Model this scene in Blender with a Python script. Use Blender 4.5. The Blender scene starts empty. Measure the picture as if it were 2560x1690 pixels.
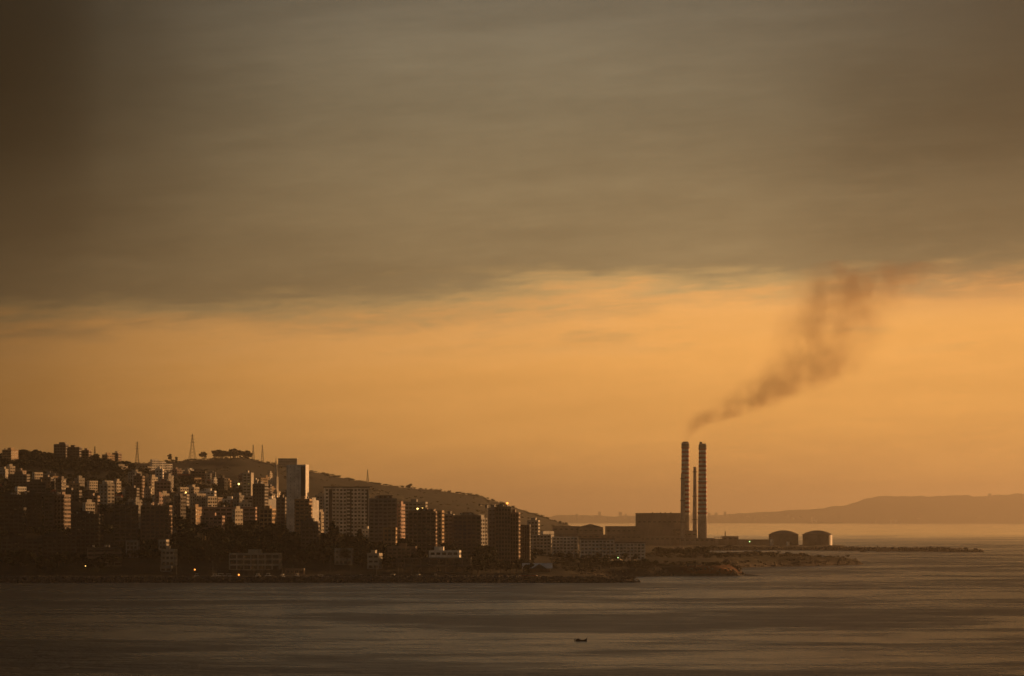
import bpy, math, random
import numpy as np
from mathutils import Vector, noise as mnoise

R = math.radians
scene = bpy.context.scene
COL = scene.collection

# ------------------------------------------------------------------ camera
H = 42.0            # eye height above the sea, metres
F = 9600.0          # focal length in photograph pixels (135 mm on 36 mm film)
HY = 1298.0         # level of the horizon in the photograph
cam_d = bpy.data.cameras.new("camera")
cam_d.lens = 135.0
cam_d.sensor_width = 36.0
cam_d.shift_y = 453.0 / 2560.0
cam_d.clip_start = 1.0
cam_d.clip_end = 300000.0
cam = bpy.data.objects.new("camera", cam_d)
cam.location = (0, 0, H)
cam.rotation_euler = (R(90), 0, 0)
COL.objects.link(cam)
scene.camera = cam

# ------------------------------------------------------------------ light and exposure
SUN_AZ, SUN_EL = 47.0, 5.0           # degrees right of the view, degrees up
sun_d = bpy.data.lights.new("sun", "SUN")
sun_d.energy = 5.0
sun_d.angle = R(0.6)
sun_d.color = (1.0, 0.49, 0.18)
sun = bpy.data.objects.new("sun", sun_d)
sdir = Vector((math.sin(R(SUN_AZ)) * math.cos(R(SUN_EL)), math.cos(R(SUN_AZ)) * math.cos(R(SUN_EL)), math.sin(R(SUN_EL))))
sun.rotation_euler = sdir.to_track_quat('Z', 'Y').to_euler()
COL.objects.link(sun)

scene.view_settings.view_transform = 'Standard'
scene.view_settings.look = 'None'
scene.view_settings.exposure = 0.0
scene.view_settings.gamma = 1.0
scene.view_settings.use_curve_mapping = False
scene.render.film_transparent = False
cy = scene.cycles
cy.use_denoising = True
cy.max_bounces = 6
cy.diffuse_bounces = 2
cy.glossy_bounces = 2
cy.volume_bounces = 1
cy.transparent_max_bounces = 8
cy.volume_step_rate = 1.0
cy.volume_max_steps = 128
cy.sample_clamp_indirect = 2.0
cy.sample_clamp_direct = 3.0


class NT:
    """small helper to wire shader nodes"""
    def __init__(s, tree):
        s.t = tree
        s.n = tree.nodes
        s.l = tree.links

    def new(s, kind, **kw):
        n = s.n.new(kind)
        for k, v in kw.items():
            setattr(n, k, v)
        return n

    def put(s, sock, v):
        if hasattr(v, "is_output"):
            s.l.new(v, sock)
        elif v is not None:
            sock.default_value = v

    def math(s, op, a, b=None, c=None, clamp=False):
        n = s.new("ShaderNodeMath", operation=op)
        n.use_clamp = clamp
        s.put(n.inputs[0], a)
        if b is not None:
            s.put(n.inputs[1], b)
        if c is not None:
            s.put(n.inputs[2], c)
        return n.outputs[0]

    def mapr(s, v, a, b, c, d, smooth=True):
        n = s.new("ShaderNodeMapRange")
        n.interpolation_type = 'SMOOTHSTEP' if smooth else 'LINEAR'
        n.clamp = True
        s.put(n.inputs['Value'], v)
        for k, x in zip(('From Min', 'From Max', 'To Min', 'To Max'), (a, b, c, d)):
            s.put(n.inputs[k], x)
        return n.outputs['Result']

    def ramp(s, v, stops, interp='LINEAR'):
        n = s.new("ShaderNodeValToRGB")
        cr = n.color_ramp
        cr.interpolation = interp
        while len(cr.elements) < len(stops):
            cr.elements.new(0.5)
        for e, (p, c) in zip(cr.elements, stops):
            e.position = p
            e.color = (c[0], c[1], c[2], 1.0)
        s.put(n.inputs[0], v)
        return n.outputs[0]

    def mix(s, f, a, b, mode='MIX'):
        n = s.new("ShaderNodeMix", data_type='RGBA', blend_type=mode)
        s.put(n.inputs[0], f)
        for i, v in ((6, a), (7, b)):
            if isinstance(v, tuple) and len(v) == 3:
                v = (*v, 1.0)
            s.put(n.inputs[i], v)
        return n.outputs[2]

    def noise(s, vec, scale, detail=3.0, rough=0.5, dims='3D', w=None, dist=0.0):
        n = s.new("ShaderNodeTexNoise", noise_dimensions=dims)
        if vec is not None:
            s.put(n.inputs['Vector'], vec)
        n.inputs['Scale'].default_value = scale
        n.inputs['Detail'].default_value = detail
        n.inputs['Roughness'].default_value = rough
        n.inputs['Distortion'].default_value = dist
        return n.outputs['Fac']

    def xyz(s, x, y, z):
        n = s.new("ShaderNodeCombineXYZ")
        for i, v in enumerate((x, y, z)):
            s.put(n.inputs[i], v)
        return n.outputs[0]


def lin(r, g, b):
    f = lambda c: (c / 255.0) / 12.92 if c <= 10 else ((c / 255.0 + 0.055) / 1.055) ** 2.4
    return (f(r), f(g), f(b))


world = bpy.data.worlds.new("World")
scene.world = world
world.use_nodes = True
w = NT(world.node_tree)
w.n.clear()
tc = w.new("ShaderNodeTexCoord")
sep = w.new("ShaderNodeSeparateXYZ")
w.l.new(tc.outputs['Generated'], sep.inputs[0])
X, Y, Z = sep.outputs
el = w.math('MULTIPLY', w.math('ARCSINE', Z), 180 / math.pi)          # elevation, degrees
az = w.math('MULTIPLY', w.math('ARCTAN2', X, Y), 180 / math.pi)       # azimuth from the view, degrees
# lower edge of the cloud deck: rises gently to the right, wavy
edgew = w.noise(w.xyz(w.math('MULTIPLY', az, 0.16), w.math('MULTIPLY', el, 0.9), 3.7), 1.0, 4.0, 0.55)
azc = w.math('MINIMUM', w.math('MAXIMUM', az, -12.0), 12.0)
edge = w.math('ADD', w.math('MULTIPLY', azc, 0.052), w.math('MULTIPLY', w.math('SUBTRACT', edgew, 0.5), 1.1))
v = w.math('SUBTRACT', el, edge)
st3 = w.noise(w.xyz(w.math('MULTIPLY', az, 0.55), w.math('MULTIPLY', w.math('SUBTRACT', el, w.math('MULTIPLY', azc, 0.06)), 3.6), 4.0), 1.0, 6.0, 0.62, dist=0.3)
st4 = w.noise(w.xyz(w.math('MULTIPLY', az, 1.3), w.math('MULTIPLY', w.math('SUBTRACT', el, w.math('MULTIPLY', azc, 0.06)), 7.0), 14.0), 1.0, 6.0, 0.65, dist=0.5)
v = w.math('ADD', v, w.math('ADD', w.math('MULTIPLY', w.math('SUBTRACT', st3, 0.5), 0.8), w.math('MULTIPLY', w.math('SUBTRACT', st4, 0.5), 0.45)))
cover = w.mapr(v, 2.9, 3.7, 0.0, 1.0)
below = w.ramp(w.math('DIVIDE', v, 5.0, clamp=True), [
    (0.0, lin(198, 136, 74)), (0.09, lin(214, 149, 78)), (0.24, lin(236, 166, 84)), (0.48, lin(248, 176, 92)), (0.64, lin(250, 182, 104)),
    (0.70, lin(255, 204, 126)), (1.0, lin(250, 196, 124))])
deck = w.ramp(w.math('DIVIDE', el, 30.0, clamp=True), [
    (0.10, lin(150, 125, 86)), (0.16, lin(138, 119, 87)), (0.205, lin(125, 112, 87)), (0.26, lin(111, 103, 86)),
    (0.45, lin(74, 72, 66)), (1.0, lin(50, 50, 49))])
# streaks of thin cloud, lying along the deck
svec = w.xyz(w.math('ADD', w.math('MULTIPLY', az, 0.35), 5.0), w.math('MULTIPLY', w.math('SUBTRACT', el, w.math('MULTIPLY', azc, 0.08)), 2.2), 0.0)
st = w.noise(svec, 1.0, 5.0, 0.6)
st2 = w.noise(w.xyz(w.math('MULTIPLY', az, 0.12), w.math('MULTIPLY', w.math('SUBTRACT', el, w.math('MULTIPLY', azc, 0.05)), 0.8), 9.0), 1.0, 4.0, 0.55)
band = w.math('MULTIPLY', w.mapr(el, 2.3, 2.9, 0, 1), w.mapr(el, 2.95, 3.5, 1, 0))
thin = w.math('MULTIPLY', w.mapr(st, 0.50, 0.70, 0, 0.55), band)
sky = w.mix(thin, below, lin(176, 138, 88))
smear = w.math('MULTIPLY', w.mapr(w.math('ADD', az, w.math('MULTIPLY', st2, 1.2)), 5.0, 7.0, 0, 1), w.math('MULTIPLY', w.mapr(el, 2.9, 3.6, 0, 1), w.mapr(st3, 0.3, 0.62, 0.25, 0.8)))
sky = w.mix(smear, sky, lin(190, 132, 80))
sky = w.mix(cover, sky, deck)
gain = w.math('MULTIPLY', w.mapr(st, 0.25, 0.75, 0.94, 1.06), w.mapr(st2, 0.25, 0.75, 0.90, 1.10))
gain = w.math('MULTIPLY', gain, w.math('MULTIPLY', w.mapr(st3, 0.3, 0.7, 0.96, 1.04), w.mapr(st4, 0.3, 0.7, 0.97, 1.03)))
gain = w.math('ADD', w.math('MULTIPLY', gain, w.math('ADD', w.math('MULTIPLY', cover, 0.65), 0.35)), w.math('MULTIPLY', w.math('SUBTRACT', 1.0, cover), 0.65))
# murky column of old smoke spread into the cloud over the power station
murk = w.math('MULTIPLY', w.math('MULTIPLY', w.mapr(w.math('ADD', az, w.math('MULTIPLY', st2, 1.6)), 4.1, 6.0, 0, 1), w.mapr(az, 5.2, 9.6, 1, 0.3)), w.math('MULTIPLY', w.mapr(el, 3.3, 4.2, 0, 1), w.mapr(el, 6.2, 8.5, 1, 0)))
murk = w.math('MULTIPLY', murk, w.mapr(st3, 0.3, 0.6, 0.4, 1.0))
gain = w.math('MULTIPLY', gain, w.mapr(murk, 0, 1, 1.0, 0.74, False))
# the west, where the sun is, is bright below the deck; the unseen east is raised as fill
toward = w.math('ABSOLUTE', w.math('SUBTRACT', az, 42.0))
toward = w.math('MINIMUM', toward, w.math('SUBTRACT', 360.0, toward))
# azimuth gain: glow falloff, with lens vignetting put into the sky's sides
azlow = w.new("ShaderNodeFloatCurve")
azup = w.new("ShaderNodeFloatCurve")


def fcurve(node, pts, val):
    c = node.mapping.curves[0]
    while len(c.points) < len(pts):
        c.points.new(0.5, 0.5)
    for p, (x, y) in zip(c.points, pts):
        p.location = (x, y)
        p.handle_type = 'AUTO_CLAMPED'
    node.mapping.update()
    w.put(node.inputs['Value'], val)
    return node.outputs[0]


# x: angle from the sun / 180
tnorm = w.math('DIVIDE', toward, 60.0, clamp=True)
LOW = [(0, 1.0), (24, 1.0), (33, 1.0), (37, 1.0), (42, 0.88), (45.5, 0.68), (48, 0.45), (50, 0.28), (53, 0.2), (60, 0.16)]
UPP = [(0, 0.34), (28, 0.36), (32, 0.34), (34, 0.40), (36, 0.60), (38.4, 0.86), (42, 1.0), (44, 0.92), (46, 0.66), (48, 0.28), (50, 0.06), (53, 0.05), (60, 0.05)]  # dims both upper sides of the view as a lens would
glow_vignette_low = fcurve(azlow, [(a / 60.0, b) for a, b in LOW], tnorm)
vignette_up = fcurve(azup, [(a / 60.0, b) for a, b in UPP], tnorm)
glow_vignette_low = w.math('ADD', glow_vignette_low, w.mapr(toward, 62, 120, 0, 0.36))
vignette_up = w.math('ADD', vignette_up, w.mapr(toward, 62, 120, 0, 0.85))  # unseen sky behind the camera brightened to fill the building fronts
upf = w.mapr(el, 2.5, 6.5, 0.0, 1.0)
azg = w.math('ADD', w.math('MULTIPLY', glow_vignette_low, w.math('SUBTRACT', 1.0, upf)), w.math('MULTIPLY', vignette_up, upf))
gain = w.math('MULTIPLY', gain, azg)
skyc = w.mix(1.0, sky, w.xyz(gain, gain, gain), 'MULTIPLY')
# clear evening sky far above the cloud
nish = w.new("ShaderNodeTexSky", sky_type='NISHITA')
nish.sun_disc = False
nish.sun_elevation = R(SUN_EL)
nish.sun_rotation = R(SUN_AZ)
nish.dust_density = 5.0
nish.air_density = 1.5
bg1 = w.new("ShaderNodeBackground")
w.l.new(nish.outputs[0], bg1.inputs[0])
bg1.inputs[1].default_value = 0.004
bg2 = w.new("ShaderNodeBackground")
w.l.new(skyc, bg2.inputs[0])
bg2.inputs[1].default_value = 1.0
add = w.new("ShaderNodeAddShader")
w.l.new(bg1.outputs[0], add.inputs[0])
w.l.new(bg2.outputs[0], add.inputs[1])
wo = w.new("ShaderNodeOutputWorld")
w.l.new(add.outputs[0], wo.inputs[0])
world.cycles.sampling_method = 'MANUAL'
world.cycles.sample_map_resolution = 1024

HAZE_DENSITY = 3.0e-5


# ------------------------------------------------------------------ helpers
def wx(px, D):
    return (px - 1280.0) / F * D


def wz(py, D):
    return H + (HY - py) / F * D


def tag(o, label=None, cat=None, group=None, kind=None):
    if label:
        o['label'] = label
    if cat:
        o['category'] = cat
    if group:
        o['group'] = group
    if kind:
        o['kind'] = kind
    return o


def empty(name, loc, rz=0.0):
    o = bpy.data.objects.new(name, None)
    o.location = loc
    o.rotation_euler = (0, 0, rz)
    o.empty_display_size = 1.0
    COL.objects.link(o)
    return o


class MB:
    def __init__(s):
        s.v = []
        s.f = []

    def box(s, x0, y0, z0, x1, y1, z1):
        b = len(s.v)
        s.v += [(x0, y0, z0), (x1, y0, z0), (x1, y1, z0), (x0, y1, z0), (x0, y0, z1), (x1, y0, z1), (x1, y1, z1), (x0, y1, z1)]
        s.f += [(b, b + 3, b + 2, b + 1), (b + 4, b + 5, b + 6, b + 7), (b, b + 1, b + 5, b + 4), (b + 1, b + 2, b + 6, b + 5),
                (b + 2, b + 3, b + 7, b + 6), (b + 3, b, b + 4, b + 7)]
        return s

    def cyl(s, x, y, z0, z1, r0, r1=None, n=12, cap=True):
        r1 = r0 if r1 is None else r1
        b = len(s.v)
        for z, r in ((z0, r0), (z1, r1)):
            for i in range(n):
                a = 2 * math.pi * i / n
                s.v.append((x + r * math.cos(a), y + r * math.sin(a), z))
        for i in range(n):
            j = (i + 1) % n
            s.f.append((b + i, b + j, b + n + j, b + n + i))
        if cap:
            s.f.append(tuple(b + n + i for i in range(n)))
            s.f.append(tuple(b + n - 1 - i for i in range(n)))
        return s

    def bar(s, p, q, r, n=4):
        p, q = Vector(p), Vector(q)
        d = (q - p).normalized()
        u = d.orthogonal().normalized()
        t = d.cross(u)
        b = len(s.v)
        for c in (p, q):
            for i in range(n):
                a = 2 * math.pi * i / n
                s.v.append(tuple(c + u * (r * math.cos(a)) + t * (r * math.sin(a))))
        for i in range(n):
            j = (i + 1) % n
            s.f.append((b + i, b + j, b + n + j, b + n + i))
        s.f.append(tuple(b + n + i for i in range(n)))
        s.f.append(tuple(b + n - 1 - i for i in range(n)))
        return s

    def poly(s, pts, faces):
        b = len(s.v)
        s.v += [tuple(p) for p in pts]
        s.f += [tuple(b + i for i in f) for f in faces]
        return s

    def lathe(s, prof, n=32):
        b = len(s.v)
        for r, z in prof:
            for i in range(n):
                a = 2 * math.pi * i / n
                s.v.append((r * math.cos(a), r * math.sin(a), z))
        for k in range(len(prof) - 1):
            for i in range(n):
                j = (i + 1) % n
                s.f.append((b + k * n + i, b + k * n + j, b + (k + 1) * n + j, b + (k + 1) * n + i))
        return s

    def gable(s, x0, y0, x1, y1, z0, z1, along='x'):
        if along == 'x':
            ym = (y0 + y1) / 2
            p = [(x0, y0, z0), (x1, y0, z0), (x1, y1, z0), (x0, y1, z0), (x0, ym, z1), (x1, ym, z1)]
            fc = [(0, 3, 2, 1), (0, 1, 5, 4), (2, 3, 4, 5), (0, 4, 3), (1, 2, 5)]
        else:
            xm = (x0 + x1) / 2
            p = [(x0, y0, z0), (x1, y0, z0), (x1, y1, z0), (x0, y1, z0), (xm, y0, z1), (xm, y1, z1)]
            fc = [(0, 3, 2, 1), (0, 1, 4), (1, 2, 5, 4), (2, 3, 5), (3, 0, 4, 5)]
        return s.poly(p, fc)

    def mesh(s, name, mat=None, smooth=False):
        m = bpy.data.meshes.new(name)
        m.from_pydata(s.v, [], s.f)
        if mat:
            m.materials.append(mat)
        if smooth:
            m.shade_smooth()
        return m

    def build(s, name, mat, parent=None, loc=None, smooth=False):
        return link(name, s.mesh(name, mat, smooth), parent, loc)


def link(name, mesh, parent=None, loc=None, rz=None):
    o = bpy.data.objects.new(name, mesh)
    if loc is not None:
        o.location = loc
    if rz is not None:
        o.rotation_euler = (0, 0, rz)
    if parent is not None:
        o.parent = parent
    COL.objects.link(o)
    return o


def np_mesh(name, verts, faces, mat=None, smooth=False):
    """verts (n,3), faces (m,k) arrays"""
    m = bpy.data.meshes.new(name)
    nv, (nf, k) = len(verts), faces.shape
    m.vertices.add(nv)
    m.vertices.foreach_set("co", np.asarray(verts, dtype=np.float32).ravel())
    m.loops.add(nf * k)
    m.loops.foreach_set("vertex_index", faces.astype(np.int32).ravel())
    m.polygons.add(nf)
    m.polygons.foreach_set("loop_start", (np.arange(nf) * k).astype(np.int32))
    m.update(calc_edges=True)
    if mat:
        m.materials.append(mat)
    if smooth:
        m.shade_smooth()
    return m


# ------------------------------------------------------------------ materials
MATS = {}


def mat(name, col, rough=0.8, var=0.25, scale=0.15, spec=0.3, metal=0.0, streak=0.0, obj_random=0.0):
    if name in MATS:
        return MATS[name]
    m = bpy.data.materials.new(name)
    m.use_nodes = True
    t = NT(m.node_tree)
    b = t.n['Principled BSDF']
    g = t.new("ShaderNodeNewGeometry")
    n1 = t.noise(g.outputs['Position'], scale, 5.0, 0.6)
    gain = t.mapr(n1, 0.3, 0.7, 1.0 - var, 1.0 + var)
    if streak:
        mp = t.new("ShaderNodeMapping")
        mp.inputs['Scale'].default_value = (1.0, 1.0, 0.08)
        t.l.new(g.outputs['Position'], mp.inputs[0])
        n2 = t.noise(mp.outputs[0], 0.9, 4.0, 0.6)
        gain = t.math('MULTIPLY', gain, t.mapr(n2, 0.35, 0.75, 1.0, 1.0 - streak))
    if obj_random:
        oi = t.new("ShaderNodeObjectInfo")
        gain = t.math('MULTIPLY', gain, t.mapr(oi.outputs['Random'], 0, 1, 1 - obj_random, 1 + obj_random, False))
    c = t.mix(1.0, (*col, 1.0), t.xyz(gain, gain, gain), 'MULTIPLY')
    t.l.new(c, b.inputs['Base Color'])
    b.inputs['Roughness'].default_value = rough
    b.inputs['Specular IOR Level'].default_value = spec
    b.inputs['Metallic'].default_value = metal
    MATS[name] = m
    return m


def emis(name, col, strength):
    if name in MATS:
        return MATS[name]
    m = bpy.data.materials.new(name)
    m.use_nodes = True
    b = m.node_tree.nodes['Principled BSDF']
    b.inputs['Base Color'].default_value = (*col, 1)
    b.inputs['Emission Color'].default_value = (*col, 1)
    b.inputs['Emission Strength'].default_value = strength
    MATS[name] = m
    return m


WALLS = {
    'cream': mat('cream render', (0.62, 0.55, 0.44), streak=0.3),
    'white': mat('white render', (0.80, 0.77, 0.70), streak=0.25),
    'pale': mat('pale stone', (0.46, 0.42, 0.35), streak=0.3),
    'grey': mat('grey concrete', (0.30, 0.285, 0.26), streak=0.35),
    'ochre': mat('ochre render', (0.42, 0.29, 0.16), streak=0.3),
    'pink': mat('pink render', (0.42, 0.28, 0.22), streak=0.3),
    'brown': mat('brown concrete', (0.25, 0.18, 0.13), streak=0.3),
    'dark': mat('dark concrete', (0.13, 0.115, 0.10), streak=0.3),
    'gloom': mat('shade-dark concrete', (0.06, 0.056, 0.05), streak=0.3),  # near-black: the left shore's shade is put into the wall colour
}
GLASS = mat('window glass', (0.018, 0.018, 0.02), rough=0.12, var=0.4, scale=0.3, spec=0.5)
ROOFM = mat('roof screed', (0.24, 0.21, 0.18), rough=0.9)
REDROOF = mat('red roof tiles', (0.32, 0.07, 0.035), rough=0.8)
TANKM = mat('galvanised tank', (0.35, 0.34, 0.32), rough=0.5)
LEAF = mat('dark foliage', (0.034, 0.040, 0.02), rough=0.9, var=0.5, scale=0.35, spec=0.1, obj_random=0.3)
LEAF2 = mat('dry foliage', (0.036, 0.036, 0.02), rough=0.9, var=0.5, scale=0.3, spec=0.1, obj_random=0.3)
BARK = mat('bark', (0.08, 0.055, 0.035), rough=0.95)
STEEL = mat('weathered steel', (0.10, 0.09, 0.08), rough=0.7)
ROCKM = mat('breakwater rock', (0.14, 0.12, 0.10), rough=0.95, var=0.5, scale=0.4)
QUAY = mat('quay concrete', (0.22, 0.20, 0.17), rough=0.9)


# ------------------------------------------------------------------ land
PXC = np.array([-1200, 0, 300, 600, 900, 1200, 1400, 1600, 1750, 1900, 2100, 2600], float)
DR = np.array([2500, 2640, 2750, 3000, 3400, 3900, 4500, 5500, 7000, 8600, 9600], float)
ZT = np.array([
    [3, 3, 3, 3, 3, 3, 3, 3, 3, 3, 3, 3],
    [4, 4, 4, 3, 3, 3, 3.5, 3, 3, 3, 3, 3],
    [14, 11, 10, 9, 7, 5, 4.5, 5, 6.5, 6, 4, 4],
    [36, 32, 29, 26, 21, 15, 9, 6, 7.5, 7, 4, 4],
    [62, 59, 55, 45, 29, 17, 10, 8.5, 8.5, 9, 7, 4],
    [88, 84, 78, 59, 39, 23, 9, 7, 7, 9, 6, 4],
    [124, 113, 104, 76, 50, 28, 9, 5, 5, 5, 5, 5],
    [120, 108, 104, 100, 78, 50, 14, 4, 4, 4, 4, 4],
    [60, 110, 141, 153, 113, 80, 33, -4, -4, -4, -4, -4],
    [20, 40, 60, 60, 40, 30, 0, -4, -4, -4, -4, -4],
    [-4] * 12], float)


def table_z(x, y):
    px = 1280 + x / y * F
    px = np.clip(px, PXC[0], PXC[-1] - 1)
    d = np.clip(y, DR[0], DR[-1] - 1)
    i = np.clip(np.searchsorted(PXC, px, side='right') - 1, 0, len(PXC) - 2)
    j = np.clip(np.searchsorted(DR, d, side='right') - 1, 0, len(DR) - 2)
    u = (px - PXC[i]) / (PXC[i + 1] - PXC[i])
    t = (d - DR[j]) / (DR[j + 1] - DR[j])
    t = t * t * (3 - 2 * t) * 0.5 + t * 0.5
    return (ZT[j, i] * (1 - u) + ZT[j, i + 1] * u) * (1 - t) + (ZT[j + 1, i] * (1 - u) + ZT[j + 1, i + 1] * u) * t


_rs = np.random.RandomState(5)
_lat = _rs.rand(256, 256)


def vnoise(x, y, s):
    x = np.asarray(x, float) / s + 1000.0
    y = np.asarray(y, float) / s + 1000.0
    xi, yi = np.floor(x).astype(int), np.floor(y).astype(int)
    u, t = x - xi, y - yi
    u, t = u * u * (3 - 2 * u), t * t * (3 - 2 * t)
    g = lambda a, b: _lat[a % 256, b % 256]
    return (g(xi, yi) * (1 - u) + g(xi + 1, yi) * u) * (1 - t) + (g(xi, yi + 1) * (1 - u) + g(xi + 1, yi + 1) * u) * t - 0.5


def poly_dist(P, x, y):
    """signed distance to polygon outline, positive inside"""
    P = np.asarray(P, float)
    inside = np.zeros(x.shape, bool)
    dist = np.full(x.shape, 1e9)
    n = len(P)
    for i in range(n):
        x1, y1 = P[i]
        x2, y2 = P[(i + 1) % n]
        if y1 != y2:
            c = ((y1 > y) != (y2 > y)) & (x < (x2 - x1) * (y - y1) / (y2 - y1) + x1)
            inside ^= c
        ex, ey = x2 - x1, y2 - y1
        t = np.clip(((x - x1) * ex + (y - y1) * ey) / (ex * ex + ey * ey + 1e-9), 0, 1)
        dist = np.minimum(dist, np.hypot(x - x1 - t * ex, y - y1 - t * ey))
    return np.where(inside, dist, -dist)


COAST = [(-1200, 2640), (700, 2645), (1000, 2640), (1100, 2590), (1180, 2566), (1400, 2556), (1560, 2553), (1597, 2556), (1575, 2590),
         (1500, 2660), (1478, 2730), (1490, 2790), (1560, 2810), (1660, 2830), (1690, 2862), (1740, 2845), (1800, 2850), (1845, 2852), (1868, 2875),
         (1852, 2920), (1830, 3060), (1850, 3330), (1930, 3400), (2040, 3460), (2110, 3500), (2168, 3545), (2130, 3590), (2060, 3640),
         (2000, 3780), (1960, 3860), (1850, 3950), (1700, 4600), (1690, 4900), (1715, 5120), (1860, 5180), (1960, 5185), (2090, 5120), (2110, 5110),
         (2300, 4985), (2455, 4880), (2464, 4893), (2320, 5015), (2130, 5150), (2120, 5400), (2105, 6100), (1480, 6400), (1500, 7600), (1450, 9600), (-1200, 9600)]
COAST_W = [(wx(p, d), d) for p, d in COAST]


def ground_z(x, y):
    x = np.asarray(x, float)
    y = np.asarray(y, float)
    cap = table_z(x, y)
    amp = np.clip((y - 2600) / 2500, 0.12, 1.0)
    cap = cap + amp * (9 * vnoise(x, y, 310) + 5 * vnoise(x, y, 120)) * np.clip(cap / 40, 0, 1) + 1.2 * vnoise(x, y, 27) + 0.7 * vnoise(x, y, 11)
    d = poly_dist(COAST_W, x, y) + 7 * vnoise(x, y, 36) + 4 * vnoise(x, y, 13)
    s = d * 0.75
    return np.where(d > 0, np.minimum(cap, s), np.maximum(s, -3.5))


def gz(x, y):
    return float(ground_z(np.array([x]), np.array([y]))[0])


def grid_mesh(name, xs, ys, m, smooth=True):
    gx, gy = np.meshgrid(xs, ys)
    z = ground_z(gx.ravel(), gy.ravel())
    V = np.stack([gx.ravel(), gy.ravel(), z], 1)
    nx, ny = len(xs), len(ys)
    i, j = np.meshgrid(np.arange(nx - 1), np.arange(ny - 1))
    a = (j * nx + i).ravel()
    Fc = np.stack([a, a + 1, a + nx + 1, a + nx], 1)
    keep = (z[Fc].max(1) > -3.4)
    return np_mesh(name, V, Fc[keep], m, smooth)


def land_material():
    m = bpy.data.materials.new("scrub and earth")
    m.use_nodes = True
    t = NT(m.node_tree)
    b = t.n['Principled BSDF']
    g = t.new("ShaderNodeNewGeometry")
    n1 = t.noise(g.outputs['Position'], 0.012, 6.0, 0.6)
    n2 = t.noise(g.outputs['Position'], 0.12, 5.0, 0.65)
    scrub = t.mix(t.mapr(n1, 0.4, 0.6, 0, 1), (0.032, 0.034, 0.02), (0.055, 0.046, 0.03))
    earth = t.mix(t.mapr(n2, 0.35, 0.65, 0, 1), (0.08, 0.058, 0.04), (0.14, 0.10, 0.07))
    c = t.mix(t.mapr(n2, 0.56, 0.66, 0, 0.6), scrub, earth)
    spf = t.new("ShaderNodeSeparateXYZ")
    t.l.new(g.outputs['Position'], spf.inputs[0])
    dry = t.mix(t.mapr(n1, 0.4, 0.6, 0, 1), (0.05, 0.049, 0.034), (0.066, 0.06, 0.041))  # far hill toned paler than the near scrub, standing in for haze
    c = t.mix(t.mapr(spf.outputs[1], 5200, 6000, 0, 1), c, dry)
    # bare rock close to the water line, red earth on the low bluff
    sp = t.new("ShaderNodeSeparateXYZ")
    t.l.new(g.outputs['Position'], sp.inputs[0])
    low = t.mapr(t.math('ADD', sp.outputs[2], t.math('MULTIPLY', n2, 4.0)), 3.5, 7.0, 1.0, 0.0)
    rock = t.mix(t.mapr(n2, 0.35, 0.65, 0, 1), (0.06, 0.05, 0.04), (0.15, 0.12, 0.095))
    c = t.mix(low, c, rock)
    redx = t.math('MULTIPLY', t.mapr(sp.outputs[0], 118, 140, 0, 1), t.mapr(sp.outputs[1], 2905, 2925, 1, 0))
    red = t.math('MULTIPLY', redx, t.math('MULTIPLY', t.mapr(sp.outputs[2], 1.0, 2.0, 0, 1), t.mapr(n2, 0.35, 0.5, 0.35, 1.0)))
    c = t.mix(red, c, (0.22, 0.095, 0.04))
    t.l.new(c, b.inputs['Base Color'])
    b.inputs['Roughness'].default_value = 0.95
    b.inputs['Specular IOR Level'].default_value = 0.1
    bp = t.new("ShaderNodeBump")
    bp.inputs['Distance'].default_value = 1.0
    bp.inputs['Strength'].default_value = 0.8
    t.l.new(n2, bp.inputs['Height'])
    t.l.new(bp.outputs[0], b.inputs['Normal'])
    return m


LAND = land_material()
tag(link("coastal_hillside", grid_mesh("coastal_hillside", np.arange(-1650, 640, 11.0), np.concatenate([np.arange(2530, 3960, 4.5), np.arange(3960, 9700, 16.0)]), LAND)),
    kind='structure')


# far shore, about 25 km off, with its own ridge
def far_ridge():
    D0 = 40000.0
    prof = [(-900, 1250), (0, 1262), (900, 1290), (1350, 1296), (1420, 1288), (1500, 1287), (1560, 1290), (1680, 1290), (1800, 1287), (1900, 1283), (2000, 1278),
            (2100, 1272), (2160, 1265), (2195, 1254), (2225, 1244), (2260, 1243), (2330, 1240), (2420, 1242), (2480, 1240), (2520, 1236), (2560, 1240), (2800, 1230), (3400, 1225), (4200, 1245)]
    pp = np.array(prof, float)
    pxs = np.linspace(-900, 4200, 1200)
    top = np.interp(pxs, pp[:, 0], pp[:, 1])
    rows = []
    fr = [0.0, 0.06, 0.2, 0.4, 0.62, 0.82, 1.0, 0.75, 0.3, -0.05]
    dd = [0, 60, 400, 900, 1500, 2100, 2700, 3600, 4800, 6500]
    for f, d in zip(fr, dd):
        D = D0 + d
        x = (pxs - 1280) / F * D0 * (1 + 0.0 * d)
        ht = np.maximum((HY - top) / F * (D0 + 2700) + H, 20)
        z = ht * f * (1 + .10 * vnoise(x, d + 0 * x, 260) + .08 * vnoise(x, d + 0 * x, 90)) + 10 * vnoise(x, d + 0 * x, 420) * min(1, d / 900) + 9 * vnoise(x, d + 0 * x, 130) * min(1, d / 900) + 6 * vnoise(x, d + 0 * x, 50) * min(1, d / 900)
        rows.append(np.stack([x + 200 * vnoise(x, d + 0 * x, 900), D + 0 * x + 300 * vnoise(x, 0 * x, 1500), z if f > 0 else z * 0 - 2], 1))
    V = np.concatenate(rows)
    nx = len(pxs)
    i, j = np.meshgrid(np.arange(nx - 1), np.arange(len(rows) - 1))
    a = (j * nx + i).ravel()
    Fc = np.stack([a, a + 1, a + nx + 1, a + nx], 1)
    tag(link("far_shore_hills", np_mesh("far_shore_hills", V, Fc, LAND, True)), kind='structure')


far_ridge()


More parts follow.
